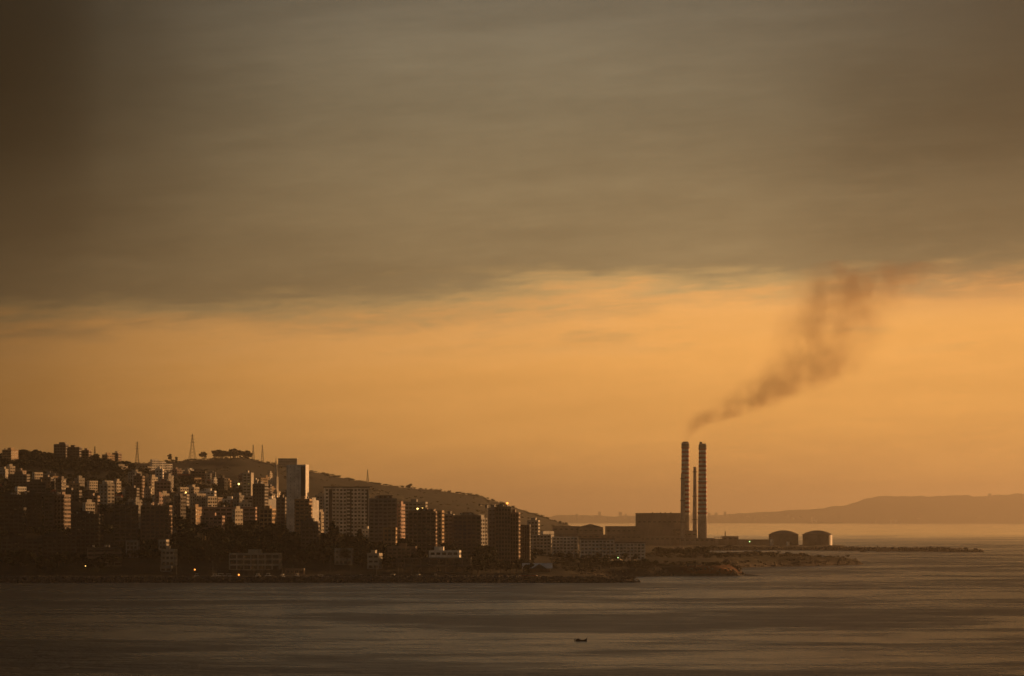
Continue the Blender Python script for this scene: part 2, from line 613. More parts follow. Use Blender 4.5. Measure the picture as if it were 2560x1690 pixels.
# ------------------------------------------------------------------ sea
def sea_material():
    m = bpy.data.materials.new("sea water")
    m.use_nodes = True
    t = NT(m.node_tree)
    b = t.n['Principled BSDF']
    g = t.new("ShaderNodeNewGeometry")
    P = g.outputs['Position']
    mp = t.new("ShaderNodeMapping")
    mp.inputs['Scale'].default_value = (0.9, 1.0, 1.0)
    mp.inputs['Rotation'].default_value = (0, 0, R(12))
    t.l.new(P, mp.inputs[0])
    big = t.noise(mp.outputs[0], 0.0045, 5.0, 0.62, dist=0.6)
    fine = t.noise(mp.outputs[0], 0.03, 4.0, 0.6)
    calm = t.mapr(t.math('ADD', t.math('MULTIPLY', big, 0.7), t.math('MULTIPLY', fine, 0.3)), 0.42, 0.58, 0, 1)
    t.l.new(t.mix(calm, (0.020, 0.022, 0.020), (0.028, 0.028, 0.024)), b.inputs['Base Color'])
    t.l.new(t.mapr(calm, 0, 1, 0.36, 0.22, False), b.inputs['Roughness'])
    b.inputs['IOR'].default_value = 1.33
    spy = t.new("ShaderNodeSeparateXYZ")
    t.l.new(P, spy.inputs[0])
    glassy = t.mapr(spy.outputs[1], 2600, 12000, 1.0, 0.0)      # the open gulf lies calmer than the bay
    rg = t.math('MULTIPLY', t.mapr(calm, 0, 1, 0.36, 0.22, False), t.mapr(glassy, 0, 1, 0.35, 1.0, False))
    t.l.new(rg, b.inputs['Roughness'])
    b.inputs['Specular IOR Level'].default_value = 0.5
    wv = t.noise(P, 0.45, 3.0, 0.6)
    wv2 = t.noise(P, 0.10, 3.0, 0.6)
    hgt = t.math('ADD', t.math('MULTIPLY', wv, 1.0), t.math('MULTIPLY', wv2, 3.0))
    bp = t.new("ShaderNodeBump")
    bp.inputs['Distance'].default_value = 0.8
    t.l.new(t.math('MULTIPLY', t.mapr(calm, 0, 1, 1.0, 0.5, False), t.mapr(glassy, 0, 1, 0.12, 1.0, False)), bp.inputs['Strength'])
    t.l.new(hgt, bp.inputs['Height'])
    t.l.new(bp.outputs[0], b.inputs['Normal'])
    return m


SEA = sea_material()
S = 60000.0
tag(link("sea", np_mesh("sea", np.array([(-S, -S, 0), (S, -S, 0), (S, S, 0), (-S, S, 0)]), np.array([[0, 1, 2, 3]]), SEA)), kind='structure')

# ------------------------------------------------------------------ haze
hz = MB().box(-70000, -70000, -5, 70000, 70000, 452)
hm = bpy.data.materials.new("evening haze")
hm.use_nodes = True
ht = NT(hm.node_tree)
ht.n.clear()
pv = ht.new("ShaderNodeVolumePrincipled")
pv.inputs['Color'].default_value = (0.95, 0.86, 0.74, 1)
pv.inputs['Density'].default_value = HAZE_DENSITY
pv.inputs['Anisotropy'].default_value = 0.84
ho = ht.new("ShaderNodeOutputMaterial")
ht.l.new(pv.outputs[0], ho.inputs['Volume'])
tag(hz.build("haze", hm), kind='stuff')

#@@OBJECTS@@
rng = random.Random(11)


# ------------------------------------------------------------------ trees
def crown_verts(kind, seed, n, size):
    """leaf clumps spread through the crown's volume; returns verts (n*4,3), faces"""
    r = random.Random(seed)
    lobes = []
    if kind == 'umbrella':
        for k in range(7):
            a = r.uniform(0, 6.28)
            q = r.uniform(0, 0.36)
            lobes.append((q * math.cos(a), q * math.sin(a), 0.82 + r.uniform(-.06, .06), r.uniform(.16, .26), r.uniform(.08, .12)))
    elif kind == 'cypress':
        for k in range(9):
            t = k / 8
            lobes.append((r.uniform(-.02, .02), r.uniform(-.02, .02), 0.12 + 0.8 * t, 0.13 * (1 - t) ** 0.6 + 0.02, 0.12))
    elif kind == 'palm':
        pass
    else:
        for k in range(9):
            a = r.uniform(0, 6.28)
            q = r.uniform(0.05, 0.30)
            z = r.uniform(0.35, 0.85)
            lobes.append((q * math.cos(a), q * math.sin(a), z, r.uniform(.14, .24) * (1.15 - 0.4 * abs(z - .6)), r.uniform(.12, .18)))
    V, Fc = [], []
    for i in range(n):
        if kind == 'palm':
            a = 6.28 * (i // 5) / max(1, (n // 5)) + r.uniform(-.1, .1)
            t = (i % 5) / 5.0
            rr = lambda q: 0.42 * q
            zz = lambda q: 0.92 + 0.14 * q - 0.34 * q * q
            wd = 0.05 * (1 - 0.6 * t)
            p = [(rr(t), -wd, zz(t) - .02), (rr(t + .2), -wd * .7, zz(t + .2) - .02), (rr(t + .2), wd * .7, zz(t + .2)), (rr(t), wd, zz(t))]
            b = len(V)
            for (x, y, z) in p:
                V.append((x * math.cos(a) - y * math.sin(a), x * math.sin(a) + y * math.cos(a), z))
            Fc.append((b, b + 1, b + 2, b + 3))
            continue
        L = r.choice(lobes)
        d = Vector((r.gauss(0, 1), r.gauss(0, 1), r.gauss(0, 1))).normalized()
        q = r.uniform(0.55, 1.05)
        c = Vector((L[0] + d.x * L[3] * q, L[1] + d.y * L[3] * q, L[2] + d.z * L[4] * q))
        nrm = (d + Vector((r.gauss(0, .5), r.gauss(0, .5), r.gauss(0, .5)))).normalized()
        u = nrm.orthogonal().normalized()
        t = nrm.cross(u)
        sz = size * r.uniform(0.6, 1.3)
        b = len(V)
        for (s1, s2) in ((-1, -.6), (.7, -1), (1, .8), (-.5, 1)):
            V.append(tuple(c + u * (sz * s1 * r.uniform(.7, 1.2)) + t * (sz * s2 * r.uniform(.7, 1.2))))
        Fc.append((b, b + 1, b + 2, b + 3))
    return np.array(V), np.array(Fc)


def tree_protos(kind, seeds, n, size, m):
    out = []
    for sd in seeds:
        V, Fc = crown_verts(kind, sd, n, size)
        cm = np_mesh("crown", V, Fc, m)
        t = MB()
        if kind == 'umbrella' or kind == 'palm':
            t.cyl(0, 0, -0.15, 0.9 if kind == 'palm' else 0.78, 0.026, 0.016, 6)
            if kind == 'umbrella':
                for k in range(4):
                    a = k * 1.57 + sd
                    t.bar((0, 0, .55), (.2 * math.cos(a), .2 * math.sin(a), .8), .01)
        else:
            t.cyl(0, 0, -0.15, 0.6, 0.035, 0.015, 6)
            for k in range(4):
                a = k * 1.57 + sd
                t.bar((0, 0, .3), (.18 * math.cos(a), .18 * math.sin(a), .6), .01)
        out.append((cm, t.mesh("trunk", BARK)))
    return out


PROTO = {
    'broadleaf': tree_protos('round', (1, 2, 3), 420, 0.055, LEAF),
    'umbrella': tree_protos('umbrella', (4, 5), 380, 0.045, LEAF),
    'cypress': tree_protos('cypress', (6, 7), 300, 0.035, LEAF),
    'palm': tree_protos('palm', (8,), 60, 0.05, LEAF2),
}
TREE_NAME = {'broadleaf': 'broadleaf_tree', 'umbrella': 'umbrella_pine', 'cypress': 'cypress_tree', 'palm': 'palm_tree'}


def tree(kind, x, y, h, label, group=None, wide=1.0, z=None):
    z = gz(x, y) if z is None else z
    if z < 0.4:
        return
    t = empty(TREE_NAME[kind], (x, y, z), rng.uniform(0, 6.28))
    tag(t, label, "tree", group)
    cm, tm = rng.choice(PROTO[kind])
    for nm, me in (("trunk", tm), ("crown", cm)):
        o = link(nm, me, t)
        o.scale = (h * wide, h * wide, h)


def grove(kind, px0, px1, D0, D1, n, h0, h1, label, group, wide=1.0):
    for i in range(n):
        D = rng.uniform(D0, D1)
        px = px0 + (px1 - px0) * (i + rng.random()) / n
        tree(kind, wx(px, D), D, rng.uniform(h0, h1), label, group, wide * rng.uniform(.85, 1.2))


grove('broadleaf', 545, 735, 2790, 3080, 30, 11, 16, "dark broad tree in the grove below the tall white tower", "trees of the grove below the tall white tower", 1.1)
grove('broadleaf', 735, 900, 2760, 2990, 26, 9, 14, "dark leafy tree below the white slab block", "trees below the white slab block", 1.1)
grove('broadleaf', 900, 1040, 2720, 2900, 18, 8, 12, "dark tree at the foot of the terraced dark block", "trees at the foot of the terraced block", 1.1)
grove('broadleaf', 405, 560, 2740, 3080, 22, 8, 13, "shaded tree right of the broad ribbed tower", "trees right of the broad ribbed tower", 1.1)
grove('broadleaf', 1150, 1330, 2690, 2800, 20, 6, 9, "low dark tree between the balcony blocks and the folded roof pavilion", "trees before the pavilion", 1.2)
grove('broadleaf', 0, 300, 2665, 2760, 24, 7, 11, "dark tree along the left waterfront", "trees along the left waterfront", 1.2)
grove('broadleaf', 1420, 1640, 2880, 2990, 18, 4, 6, "squat dark bush tree on the low bluff above the beach", "bush trees on the bluff above the beach", 1.8)
grove('broadleaf', 1640, 1770, 3480, 3700, 18, 6, 9, "dark bushy tree on the middle headland", "bushy trees on the middle headland", 1.3)
grove('palm', 1755, 1850, 3600, 3640, 7, 8, 10, "palm tree on the crest of the middle headland", "palms on the middle headland", 1.0)
grove('broadleaf', 1330, 1600, 3120, 3250, 20, 3.5, 6, "small tree in front of the grey terraced housing", "trees in front of the grey housing", 1.3)
tree('cypress', wx(831, 2890), 2890, 25, "tall pointed cypress standing before the left half of the white slab block", wide=1.7)
tree('cypress', wx(842, 2900), 2900, 20, "shorter cypress just right of the tall cypress before the slab block", wide=1.7)
tree('cypress', wx(900, 2880), 2880, 20, "dark cypress at the right foot of the white slab block", wide=2.0)
grove('broadleaf', 536, 626, 6950, 7010, 22, 9, 19, "dark tree of the flat topped clump on the far ridge", "trees of the ridge clump", 1.3)
tree('broadleaf', wx(424, 6990), 6990, 15, "lone small pine on the far ridge left of the tall pylon", wide=.8)
tree('broadleaf', wx(441, 6990), 6990, 9, "round bush on the far ridge nearest the left side of the tall pylon")
tree('broadleaf', wx(505, 6990), 6990, 17, "round dark tree on the ridge just right of the tall pylon", wide=1.2)
tree('broadleaf', wx(1022, 7000), 7000, 13, "single rounded tree alone on the falling ridge", wide=1.0, z=gz(wx(1022, 7000), 7000) - 3.5)
grove('broadleaf', 50, 135, 4420, 4520, 12, 9, 14, "dark tree on the near ridge left of the stepped ridge block", "trees on the left ridge", 1.2)
grove('broadleaf', 225, 250, 4420, 4500, 3, 8, 12, "dark tree on the near ridge right of the stepped ridge block", "trees right of the ridge block", 1.2)


def scatter_mass(name, label, pts, kinds=3, n=46, size=0.11, m=None):
    protos = [crown_verts('round', 50 + k, n, size) for k in range(kinds)]
    VV, FF = [], []
    off = 0
    for (x, y, z, h, wd) in pts:
        V, Fc = protos[rng.randrange(kinds)]
        a = rng.uniform(0, 6.28)
        c, s_ = math.cos(a), math.sin(a)
        P = np.empty_like(V)
        P[:, 0] = (V[:, 0] * c - V[:, 1] * s_) * h * wd + x
        P[:, 1] = (V[:, 0] * s_ + V[:, 1] * c) * h * wd + y
        P[:, 2] = (V[:, 2] - 0.25) * h + z
        VV.append(P)
        FF.append(Fc + off)
        off += len(V)
    o = link(name, np_mesh(name, np.concatenate(VV), np.concatenate(FF), m or LEAF))
    tag(o, label, "vegetation", kind='stuff')


def rand_pts(n, px0, px1, D0, D1, h0, h1, wd=1.4):
    d = np.array([rng.uniform(D0, D1) for _ in range(n)])
    p = np.array([rng.uniform(px0, px1) for _ in range(n)])
    x = wx(p, d)
    z = ground_z(x, d)
    return [(x[i], d[i], z[i], rng.uniform(h0, h1), wd * rng.uniform(.7, 1.3)) for i in range(n) if z[i] > 1.0]


scatter_mass("hillside_woodland", "dark scrub and woods filling the gaps between the hillside buildings",
             rand_pts(2000, -60, 1330, 2790, 4400, 4, 9) + rand_pts(500, 300, 1000, 2800, 3200, 6, 11))
scatter_mass("ridge_scrub", "low scrub covering the long far ridge", rand_pts(260, 150, 1440, 5600, 7150, 2.5, 5, 2.2) + rand_pts(260, 280, 1420, 6980, 7020, 2, 6, 2.0), m=mat('dry hill scrub', (0.10, 0.095, 0.062), rough=.95, var=.2, scale=.3, spec=.1))
scatter_mass('ridge_trees', 'dark trees covering the near left ridge', rand_pts(600, -60, 330, 4200, 4600, 4, 9, 1.5))
scatter_mass("headland_scrub", "low scrub on the rocky headlands", rand_pts(420, 1380, 1900, 2760, 3050, 1.2, 3, 2.2) + rand_pts(420, 1400, 2120, 3350, 3800, 1.5, 3.5, 2.2), m=LEAF2)

# ------------------------------------------------------------------ buildings
FOOT = []       # footprints already taken (x, y, radius)


def building(label, px0, px1, ytop, D, depth=14, rot=-8, wall='cream', fl=3.0, bay=3.6, sp=0.5, pier=0.9, hero=False, balc=None, balc_w=0.8,
             blank=False, left_blank=False, roof='flat', stair=None, tanks=0, name='apartment_building', cat='building', group=None, zb=None, parap=0.9, trim=None, roofh=4):
    r = R(-rot)
    app = (px1 - px0) / F * D
    wd = max((app - depth * math.sin(r)) / math.cos(r), 3.0) if r > 0 else max(app - depth * math.sin(-r), 3.0)
    cx_, cy_ = wx((px0 + px1) / 2, D), D + (wd * abs(math.sin(r)) + depth * math.cos(r)) / 2
    g = min(gz(cx_, cy_), gz(cx_, D)) if zb is None else zb
    h = max(wz(ytop, D) - g, fl)
    if roof != 'flat':
        h -= roofh
    n = max(1, int(round(h / fl)))
    fh = h / n
    root = empty(name, (cx_, cy_, g), R(rot))
    tag(root, label, cat, group)
    FOOT.append((cx_, cy_, 0.5 * math.hypot(wd, depth)))
    if hero and parap > .7:
        tanks = max(tanks, 3)
    M = WALLS[wall]
    x0, x1, y0, y1 = -wd / 2, wd / 2, -depth / 2, depth / 2
    # glazed core seen through the openings
    g1 = MB().box(x0 + .4, y0 + .4, -3, x1 - .4, y1 - .4, h - .4)
    tag(g1.build("window_glass", GLASS, root), kind='stuff')
    bh = sp * fh
    nb = max(1, int(round(wd / bay)))
    nd = max(1, int(round(depth / bay)))
    slab_lo = MB().box(x0, y0, -3, x1, y1, 0.6)
    top = MB().box(x0 - .06, y0 - .06, h - bh * .5, x1 + .06, y1 + .06, h + 0.02)
    # parapet round the roof
    for (a, b_, c, d) in ((x0, y0, x1, y0 + .25), (x0, y1 - .25, x1, y1), (x0, y0 + .25, x0 + .25, y1 - .25), (x1 - .25, y0 + .25, x1, y1 - .25)):
        top.box(a - .0, b_, h + .02, c, d, h + parap)
    band_zs = [k * fh for k in range(1, n)]
    pz0, pz1 = 0.6, h - bh * .5
    pxs = [x0 + .03 + (wd - .06 - pier) * i / nb for i in range(nb + 1)]
    pys = [y0 + .03 + (depth - .06 - pier) * i / nd for i in range(1, nd)]
    slab_lo.build("ground_storey", M, root)
    top.build("roof_slab", M, root)
    if hero:
        bm_ = MB().box(x0, y0, -bh * .45, x1, y1, bh * .55).mesh("floor_band", WALLS[trim] if trim else M)
        for z in band_zs:
            link("floor_band", bm_, root, (0, 0, z))
        pm = MB().box(0, 0, pz0, pier, .5, pz1).mesh("pier", M)
        for x in pxs:
            link("pier", pm, root, (x, y0 + .03, 0))
            link("pier", pm, root, (x, y1 - .53, 0))
        pm2 = MB().box(0, 0, pz0, .5, pier, pz1).mesh("pier", M)
        for y in pys:
            link("pier", pm2, root, (x0 + .03, y, 0))
            link("pier", pm2, root, (x1 - .53, y, 0))
    else:
        fb = MB()
        for z in band_zs:
            fb.box(x0, y0, z - bh * .45, x1, y1, z + bh * .55)
        for x in pxs:
            fb.box(x, y0 + .03, pz0, x + pier, y0 + .53, pz1)
            fb.box(x, y1 - .53, pz0, x + pier, y1 - .03, pz1)
        for y in pys:
            fb.box(x0 + .03, y, pz0, x0 + .53, y + pier, pz1)
            fb.box(x1 - .53, y, pz0, x1 - .03, y + pier, pz1)
        fb.build("facade", M, root)
    if blank:
        MB().box(x1 - .3, y0 - .08, -3, x1 + .1, y1 + .08, h + parap + .1).build("side_wall", M, root)
    if left_blank:
        MB().box(x0 - .1, y0 - .08, -3, x0 + .3, y1 + .08, h + parap + .1).build("side_wall", M, root)
    if balc:
        bw = (wd / nb)
        ww = bw * balc_w
        mk = MB().box(-ww / 2, -1.4, -.15, ww / 2, -.01, .06)
        mk.box(-ww / 2, -1.4, .06, ww / 2, -1.28, 1.0)
        mk.box(-ww / 2, -1.28, .06, -ww / 2 + .1, -.01, 1.0)
        mk.box(ww / 2 - .1, -1.28, .06, ww / 2, -.01, 1.0)
        pm = mk.mesh("balcony", M)
        joined = MB()
        for k in range(1, n):
            for bI in balc:
                if bI >= nb:
                    continue
                xx = x0 + bw * (bI + .5)
                if hero:
                    link("balcony", pm, root, (xx, y0, k * fh + .12))
                else:
                    joined.poly([(v_[0] + xx, v_[1] + y0, v_[2] + k * fh + .12) for v_ in mk.v], mk.f)
        if not hero and joined.v:
            tag(joined.build("balcony_tiers", M, root), kind='stuff')
    if roof == 'gable':
        MB().gable(x0 - .5, y0 - .5, x1 + .5, y1 + .5, h + .03, h + roofh).build("roof", REDROOF, root)
    else:
        if stair is None:
            stair = (rng.uniform(.2, .5), rng.uniform(.3, .6))
        if stair:
            sw = wd * stair[0]
            sx = x0 + .6 + (wd - sw - 1.2) * stair[1]
            s_ = MB().box(sx, -depth * .22, h + .03, sx + sw, depth * .28, h + 2.9)
            s_.box(sx - .2, -depth * .22 - .2, h + 2.9, sx + sw + .2, depth * .28 + .2, h + 3.15)
            s_.build("stair_house", M, root)
        for k in range(tanks):
            tx = x0 + wd * rng.uniform(.12, .88)
            ty = -depth * .38
            tk = MB()
            for sx_ in (-.5, .5):
                for sy_ in (-.4, .4):
                    tk.bar((tx + sx_, ty + sy_, h), (tx + sx_, ty + sy_, h + 1.3), .06)
            tk.cyl(tx, ty, h + 1.3, h + 2.6, .75, n=10)
            tk.build("water_tank", TANKM, root)
        if hero and tanks:
            ax = x0 + wd * rng.uniform(.3, .7)
            MB().bar((ax, 0, h), (ax, 0, h + 5.5), .09).bar((ax - .8, 0, h + 4.6), (ax + .8, 0, h + 4.6), .06).bar((ax - .5, 0, h + 5.1), (ax + .5, 0, h + 5.1), .06).build("aerial", STEEL, root)
    root['h'] = h
    del root['h']
    return root, wd, depth, h


# --- named blocks along the shore and the slope
T, wT, dT, hT = building("tall slim white tower, its narrow right side glowing in the sun", 716, 769, 1163, 3010, depth=17, rot=-5.5, wall='white', fl=2.95, bay=4.2, sp=.66, pier=2.8, hero=True, blank=True, stair=False, parap=.5)
MB().box(wT / 2 - 3.6, -dT / 2 - .5, 0, wT / 2 - .45, -dT / 2 - .05, hT - 1).build("recess_shade_strip", WALLS['dark'], T)  # dark strip on the wall face, painting the shade of a recess
building("short stepped block at the foot of the white tower, balconies catching sun", 736, 779, 1250, 2955, depth=14, rot=-7, wall='ochre', hero=True, fl=2.95, balc=[0, 1, 2, 3], balc_w=.9, sp=.4)
building("narrow sunlit block tucked right of the white tower's foot", 772, 792, 1254, 2990, depth=13, rot=-24, wall='white', fl=3.0, sp=.6, blank=True)
SL, wS, dS, hS = building("long white slab block of apartments with gridded windows and flat dark cornice", 808, 922, 1221, 3060, depth=13, rot=4, wall='white', fl=2.85, bay=2.9, sp=.5, pier=1.1, hero=True, left_blank=True, balc=[2, 3, 6, 9], stair=False, parap=.6)
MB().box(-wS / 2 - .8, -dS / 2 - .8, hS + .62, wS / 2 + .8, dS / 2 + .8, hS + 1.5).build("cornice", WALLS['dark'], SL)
for f0, f1 in ((.10, .18), (.50, .61), (.95, .985)):  # dark strips on the slab's face, painted shade in place of recesses
    MB().box(-wS / 2 + wS * f0, -dS / 2 - .35, 0, -wS / 2 + wS * f1, -dS / 2 - .04, hS - .6).build("recess_shade_strip", WALLS['dark'], SL)
building("terraced dark block with a penthouse, right of the white slab block", 920, 992, 1249, 2985, depth=18, rot=2.5, wall='grey', hero=True, fl=2.9, balc=[0, 2, 4, 5], sp=.45, stair=(.48, .5))
building("sunlit ochre block squeezed behind the terraced dark block", 992, 1012, 1263, 3120, depth=12, rot=-14, wall='pink', fl=3, sp=.6, balc=[0, 1])
building("grey block rising just behind the balcony block with the lit column", 1010, 1068, 1257, 3350, depth=14, rot=-6, wall='grey', sp=.5)
building("balcony block with a sunlit stair column, left of the two dark blocks", 1020, 1094, 1281, 2880, depth=15, rot=-6, wall='brown', hero=True, fl=2.9, balc=[0, 1, 2, 3, 4, 5], balc_w=.85, sp=.35, tanks=1)
building("slim sunlit column of flats joined to the balcony block", 1093, 1110, 1279, 2874, depth=9, rot=-10, wall='ochre', fl=2.9, sp=.55, stair=False)
building("dim block of stacked balconies right of the slim sunlit column", 1110, 1136, 1288, 2920, depth=13, rot=-4, wall='grey', fl=2.9, sp=.4, balc=[0, 1])
building("wide dark block with shallow balconies above the white villa", 1130, 1203, 1291, 2850, depth=16, rot=2, wall='brown', hero=True, fl=2.9, balc=[0, 1, 3, 4], sp=.4, tanks=2)
building("sunlit stack of balconies in the gap between two dark blocks", 1188, 1216, 1297, 2960, depth=14, rot=-33, wall='white', fl=3.0, sp=.45, balc=[0])
building("slender lift shaft tower with a mast, left of the ribbed block", 1220, 1243, 1272, 2880, depth=10, rot=-6, wall='grey', fl=3.0, sp=.7, blank=True, stair=(.5, .6))
building("ribbed block with tall fins, topped by a small sunlit box", 1236, 1277, 1270, 2855, depth=16, rot=1.5, wall='brown', hero=True, fl=2.95, bay=2.4, sp=.35, pier=.7)
building("lower ribbed wing stepping down to the right of the ribbed block", 1274, 1301, 1284, 2862, depth=15, rot=-5, wall='brown', fl=2.95, bay=2.4, sp=.35, pier=.7)
building("narrow dark block of vertical stripes at the right end of the town blocks", 1297, 1327, 1315, 2890, depth=12, rot=-4, wall='dark', fl=2.95, bay=2.2, sp=.2, pier=.8, stair=False)
building("hazy flats behind the striped dark block", 1318, 1350, 1303, 3500, depth=12, rot=-8, wall='pale', sp=.55)
# broad ribbed tower, two wings and a core
building("broad ribbed tower, left wing with deep balconies", 281, 343, 1265, 2900, depth=18, rot=3, wall='dark', hero=True, fl=2.95, bay=4.0, sp=.32, balc=[0, 1, 2, 3], balc_w=.95, stair=(.4, .8), trim='brown')
building("broad ribbed tower, right wing ending in a sunlit edge", 351, 426, 1266, 2896, depth=16, rot=-3, wall='brown', hero=True, fl=2.95, bay=3.8, sp=.32, balc=[0, 1, 2, 4], balc_w=.9, stair=(.3, .1), trim='brown')
building("pale low house with square openings under the broad ribbed tower", 396, 420, 1352, 2820, depth=10, rot=-8, wall='pale', fl=3.2, sp=.4, stair=False)
building("pale terraced house left below the broad ribbed tower", 314, 346, 1354, 2815, depth=10, rot=-2, wall='grey', fl=3.2, sp=.4, stair=False)
building("pale two-level house among trees near the left marina", 402, 440, 1376, 2740, depth=12, rot=-6, wall='pale', fl=3.4, sp=.5)
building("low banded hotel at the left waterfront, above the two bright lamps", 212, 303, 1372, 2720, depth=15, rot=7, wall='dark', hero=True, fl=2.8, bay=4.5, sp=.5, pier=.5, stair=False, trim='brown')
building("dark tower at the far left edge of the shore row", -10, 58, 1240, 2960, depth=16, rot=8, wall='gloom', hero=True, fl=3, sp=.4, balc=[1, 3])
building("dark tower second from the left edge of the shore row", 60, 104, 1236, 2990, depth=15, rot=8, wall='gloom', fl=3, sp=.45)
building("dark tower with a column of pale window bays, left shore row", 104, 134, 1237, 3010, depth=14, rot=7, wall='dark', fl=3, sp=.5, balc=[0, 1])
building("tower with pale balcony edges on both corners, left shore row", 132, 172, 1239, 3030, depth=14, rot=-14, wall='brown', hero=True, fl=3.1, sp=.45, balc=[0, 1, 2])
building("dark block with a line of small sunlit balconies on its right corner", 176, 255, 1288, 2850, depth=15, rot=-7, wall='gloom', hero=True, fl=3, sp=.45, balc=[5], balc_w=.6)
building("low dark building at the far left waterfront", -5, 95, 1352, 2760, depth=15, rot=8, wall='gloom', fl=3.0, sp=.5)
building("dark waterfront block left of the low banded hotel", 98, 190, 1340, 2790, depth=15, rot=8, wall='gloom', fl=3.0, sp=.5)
building("pale square house catching sun above the dark waterfront", 210, 230, 1258, 3120, depth=13, rot=-30, wall='pale', fl=3, sp=.6)
building("small house under a long red tiled roof, high behind the broad tower", 281, 304, 1236, 3350, depth=9, rot=-4, wall='pale', roof='gable', roofh=2.2, name='house')
building("dark square tower on the mid slope with a pale strip on its side", 631, 668, 1212, 3300, depth=16, rot=-8, wall='dark', hero=True, fl=3, bay=3, sp=.5)
building("slim pale tower lit along its right edge, behind the dark square tower", 606, 632, 1184, 3900, depth=12, rot=-9, wall='pale', fl=3, sp=.6, blank=True)
building("low long building with an arcaded top floor across the mid slope", 492, 640, 1270, 3180, depth=12, rot=-2, wall='pink', hero=True, fl=3.4, bay=5, sp=.55, stair=False)
building("square ochre house at the left end of the long arcaded building", 476, 502, 1270, 3130, depth=12, rot=-20, wall='ochre', fl=3.3, sp=.6)
building("open framed building with sunlit columns below the dark square tower", 648, 688, 1274, 3060, depth=12, rot=-12, wall='ochre', fl=3.4, sp=.35, pier=.6)
building("white flat roofed hall glowing in the sun left of the tall white tower", 674, 696, 1251, 3350, depth=24, rot=-34, wall='white', fl=5, sp=.8, blank=True, stair=False, name='hall')
building("sunlit house with flat roof right of the red signed block", 580, 605, 1275, 3100, depth=11, rot=-30, wall='cream', fl=3, sp=.6)
building("stepped dark block crowning the left ridge, taller half", 134, 167, 1112, 4480, depth=18, rot=-4, wall='dark', fl=3.1, sp=.5, stair=(.5, .8))
building("stepped dark block crowning the left ridge, lower right half", 165, 201, 1119, 4500, depth=18, rot=-4, wall='dark', fl=3.1, sp=.5, stair=(.3, .4))
building("small dim block on the ridge right of the stepped dark block", 203, 226, 1127, 4520, depth=14, rot=-8, wall='brown', fl=3.1, sp=.5)
building("warm lit block on the ridge at the left edge of town", 4, 42, 1126, 4300, depth=16, rot=-22, wall='ochre', fl=3.2, sp=.5, balc=[0, 1, 2], tanks=1)
building("ochre block with lit balconies on the ridge left of the long scrub hill", 254, 284, 1138, 4550, depth=15, rot=-28, wall='ochre', fl=3.1, sp=.5, balc=[0, 1, 2])
building("dark block with broken roofline beside the ochre ridge block", 280, 301, 1134, 4600, depth=15, rot=-10, wall='brown', fl=3.1, sp=.5, tanks=2)
building("blank ochre cube bright on the upper slope", 287, 313, 1167, 4250, depth=20, rot=-36, wall='cream', fl=3.1, sp=.75, blank=True, stair=(.4, .4))
for k, (a, b, yt, lab) in enumerate(((376, 395, 1150, "tallest left step of the pale three-step apartment row"), (394, 412, 1156, "middle step of the pale three-step apartment row"), (411, 428, 1161, "lowest right step of the pale three-step apartment row"))):
    building(lab, a, b, yt, 5300 + 12 * k, depth=15, rot=-35, wall='white', fl=3.1, sp=.6, stair=False, group="steps of the pale apartment row")
building("low annex at the left foot of the pale three-step apartment row", 363, 377, 1168, 5280, depth=10, rot=-30, wall='cream', fl=3.1, sp=.6, stair=False)
building("flat topped long building on the ridge behind the white tower", 695, 744, 1147, 6950, depth=16, rot=-4, wall='pale', fl=3.2, sp=.6, stair=False)
for px, yt, lab in ((488, 1240, "first from the left"), (498, 1236, "second from the left"), (510, 1244, "third from the left"), (526, 1243, "last on the right")):
    building("narrow sunlit block, %s of the four bright blocks on the mid slope" % lab, px - 5, px + 6, yt, 3330, depth=13, rot=-34, wall='cream', fl=3, sp=.6, stair=False, group="row of four bright narrow blocks")
for px, yt, lab in ((396, 1239, "left one of the bright pair above the broad tower"), (408, 1236, "right one of the bright pair above the broad tower")):
    building("small gabled tower, " + lab, px - 5, px + 6, yt, 3380, depth=12, rot=-32, wall='cream', fl=3, sp=.6)
for (a, b, yt, D, w_, lab) in ((130, 146, 1192, 3700, 'ochre', "balconied ochre block above the tower with pale corners"), (88, 96, 1183, 3800, 'cream', "thin sunlit block among dark ones on the left slope"), (222, 236, 1204, 3650, 'cream', "bright house block high above the dark waterfront"),
                               (262, 274, 1204, 3700, 'white', "bright narrow block left of the dim square block"), (387, 400, 1200, 4000, 'cream', "tall bright pair of bays below the pale apartment row"), (152, 160, 1216, 3550, 'cream', "thin bright block between two dark ones, left slope"),
                               (46, 54, 1219, 3500, 'white', "small bright house above the far left dark tower"), (545, 564, 1196, 4300, 'cream', "square lit block on the middle of the slope"), (482, 500, 1196, 4350, 'ochre', "low lit block left of the square lit block"),
                               (650, 664, 1196, 4400, 'ochre', "lit block with raised corner behind the dark square tower"), (445, 468, 1220, 3600, 'cream', "long lit house holding the bright round glint"), (418, 432, 1178, 5000, 'cream', "small pale box right of the three-step row")):
    building(lab, a, b, yt, D, depth=13, rot=-32, wall=w_, fl=3, sp=.58, stair=False)
for (a, b, yt, D, w_, lab) in ((313, 345, 1222, 3500, 'dark', "dim square block above the broad ribbed tower"), (435, 470, 1238, 3400, 'grey', "grey block under the long lit house"), (150, 200, 1228, 3400, 'dark', "wide dark block behind the left shore towers"),
                               (20, 70, 1188, 3700, 'dark', "dark block high at the left edge of town"), (100, 130, 1195, 3650, 'dark', "dark block left of the balconied ochre block"), (690, 716, 1246, 3250, 'dark', "low dark block left of the white tower")):
    building(lab, a, b, yt, D, depth=14, rot=-5, wall=w_, fl=3, sp=.5)

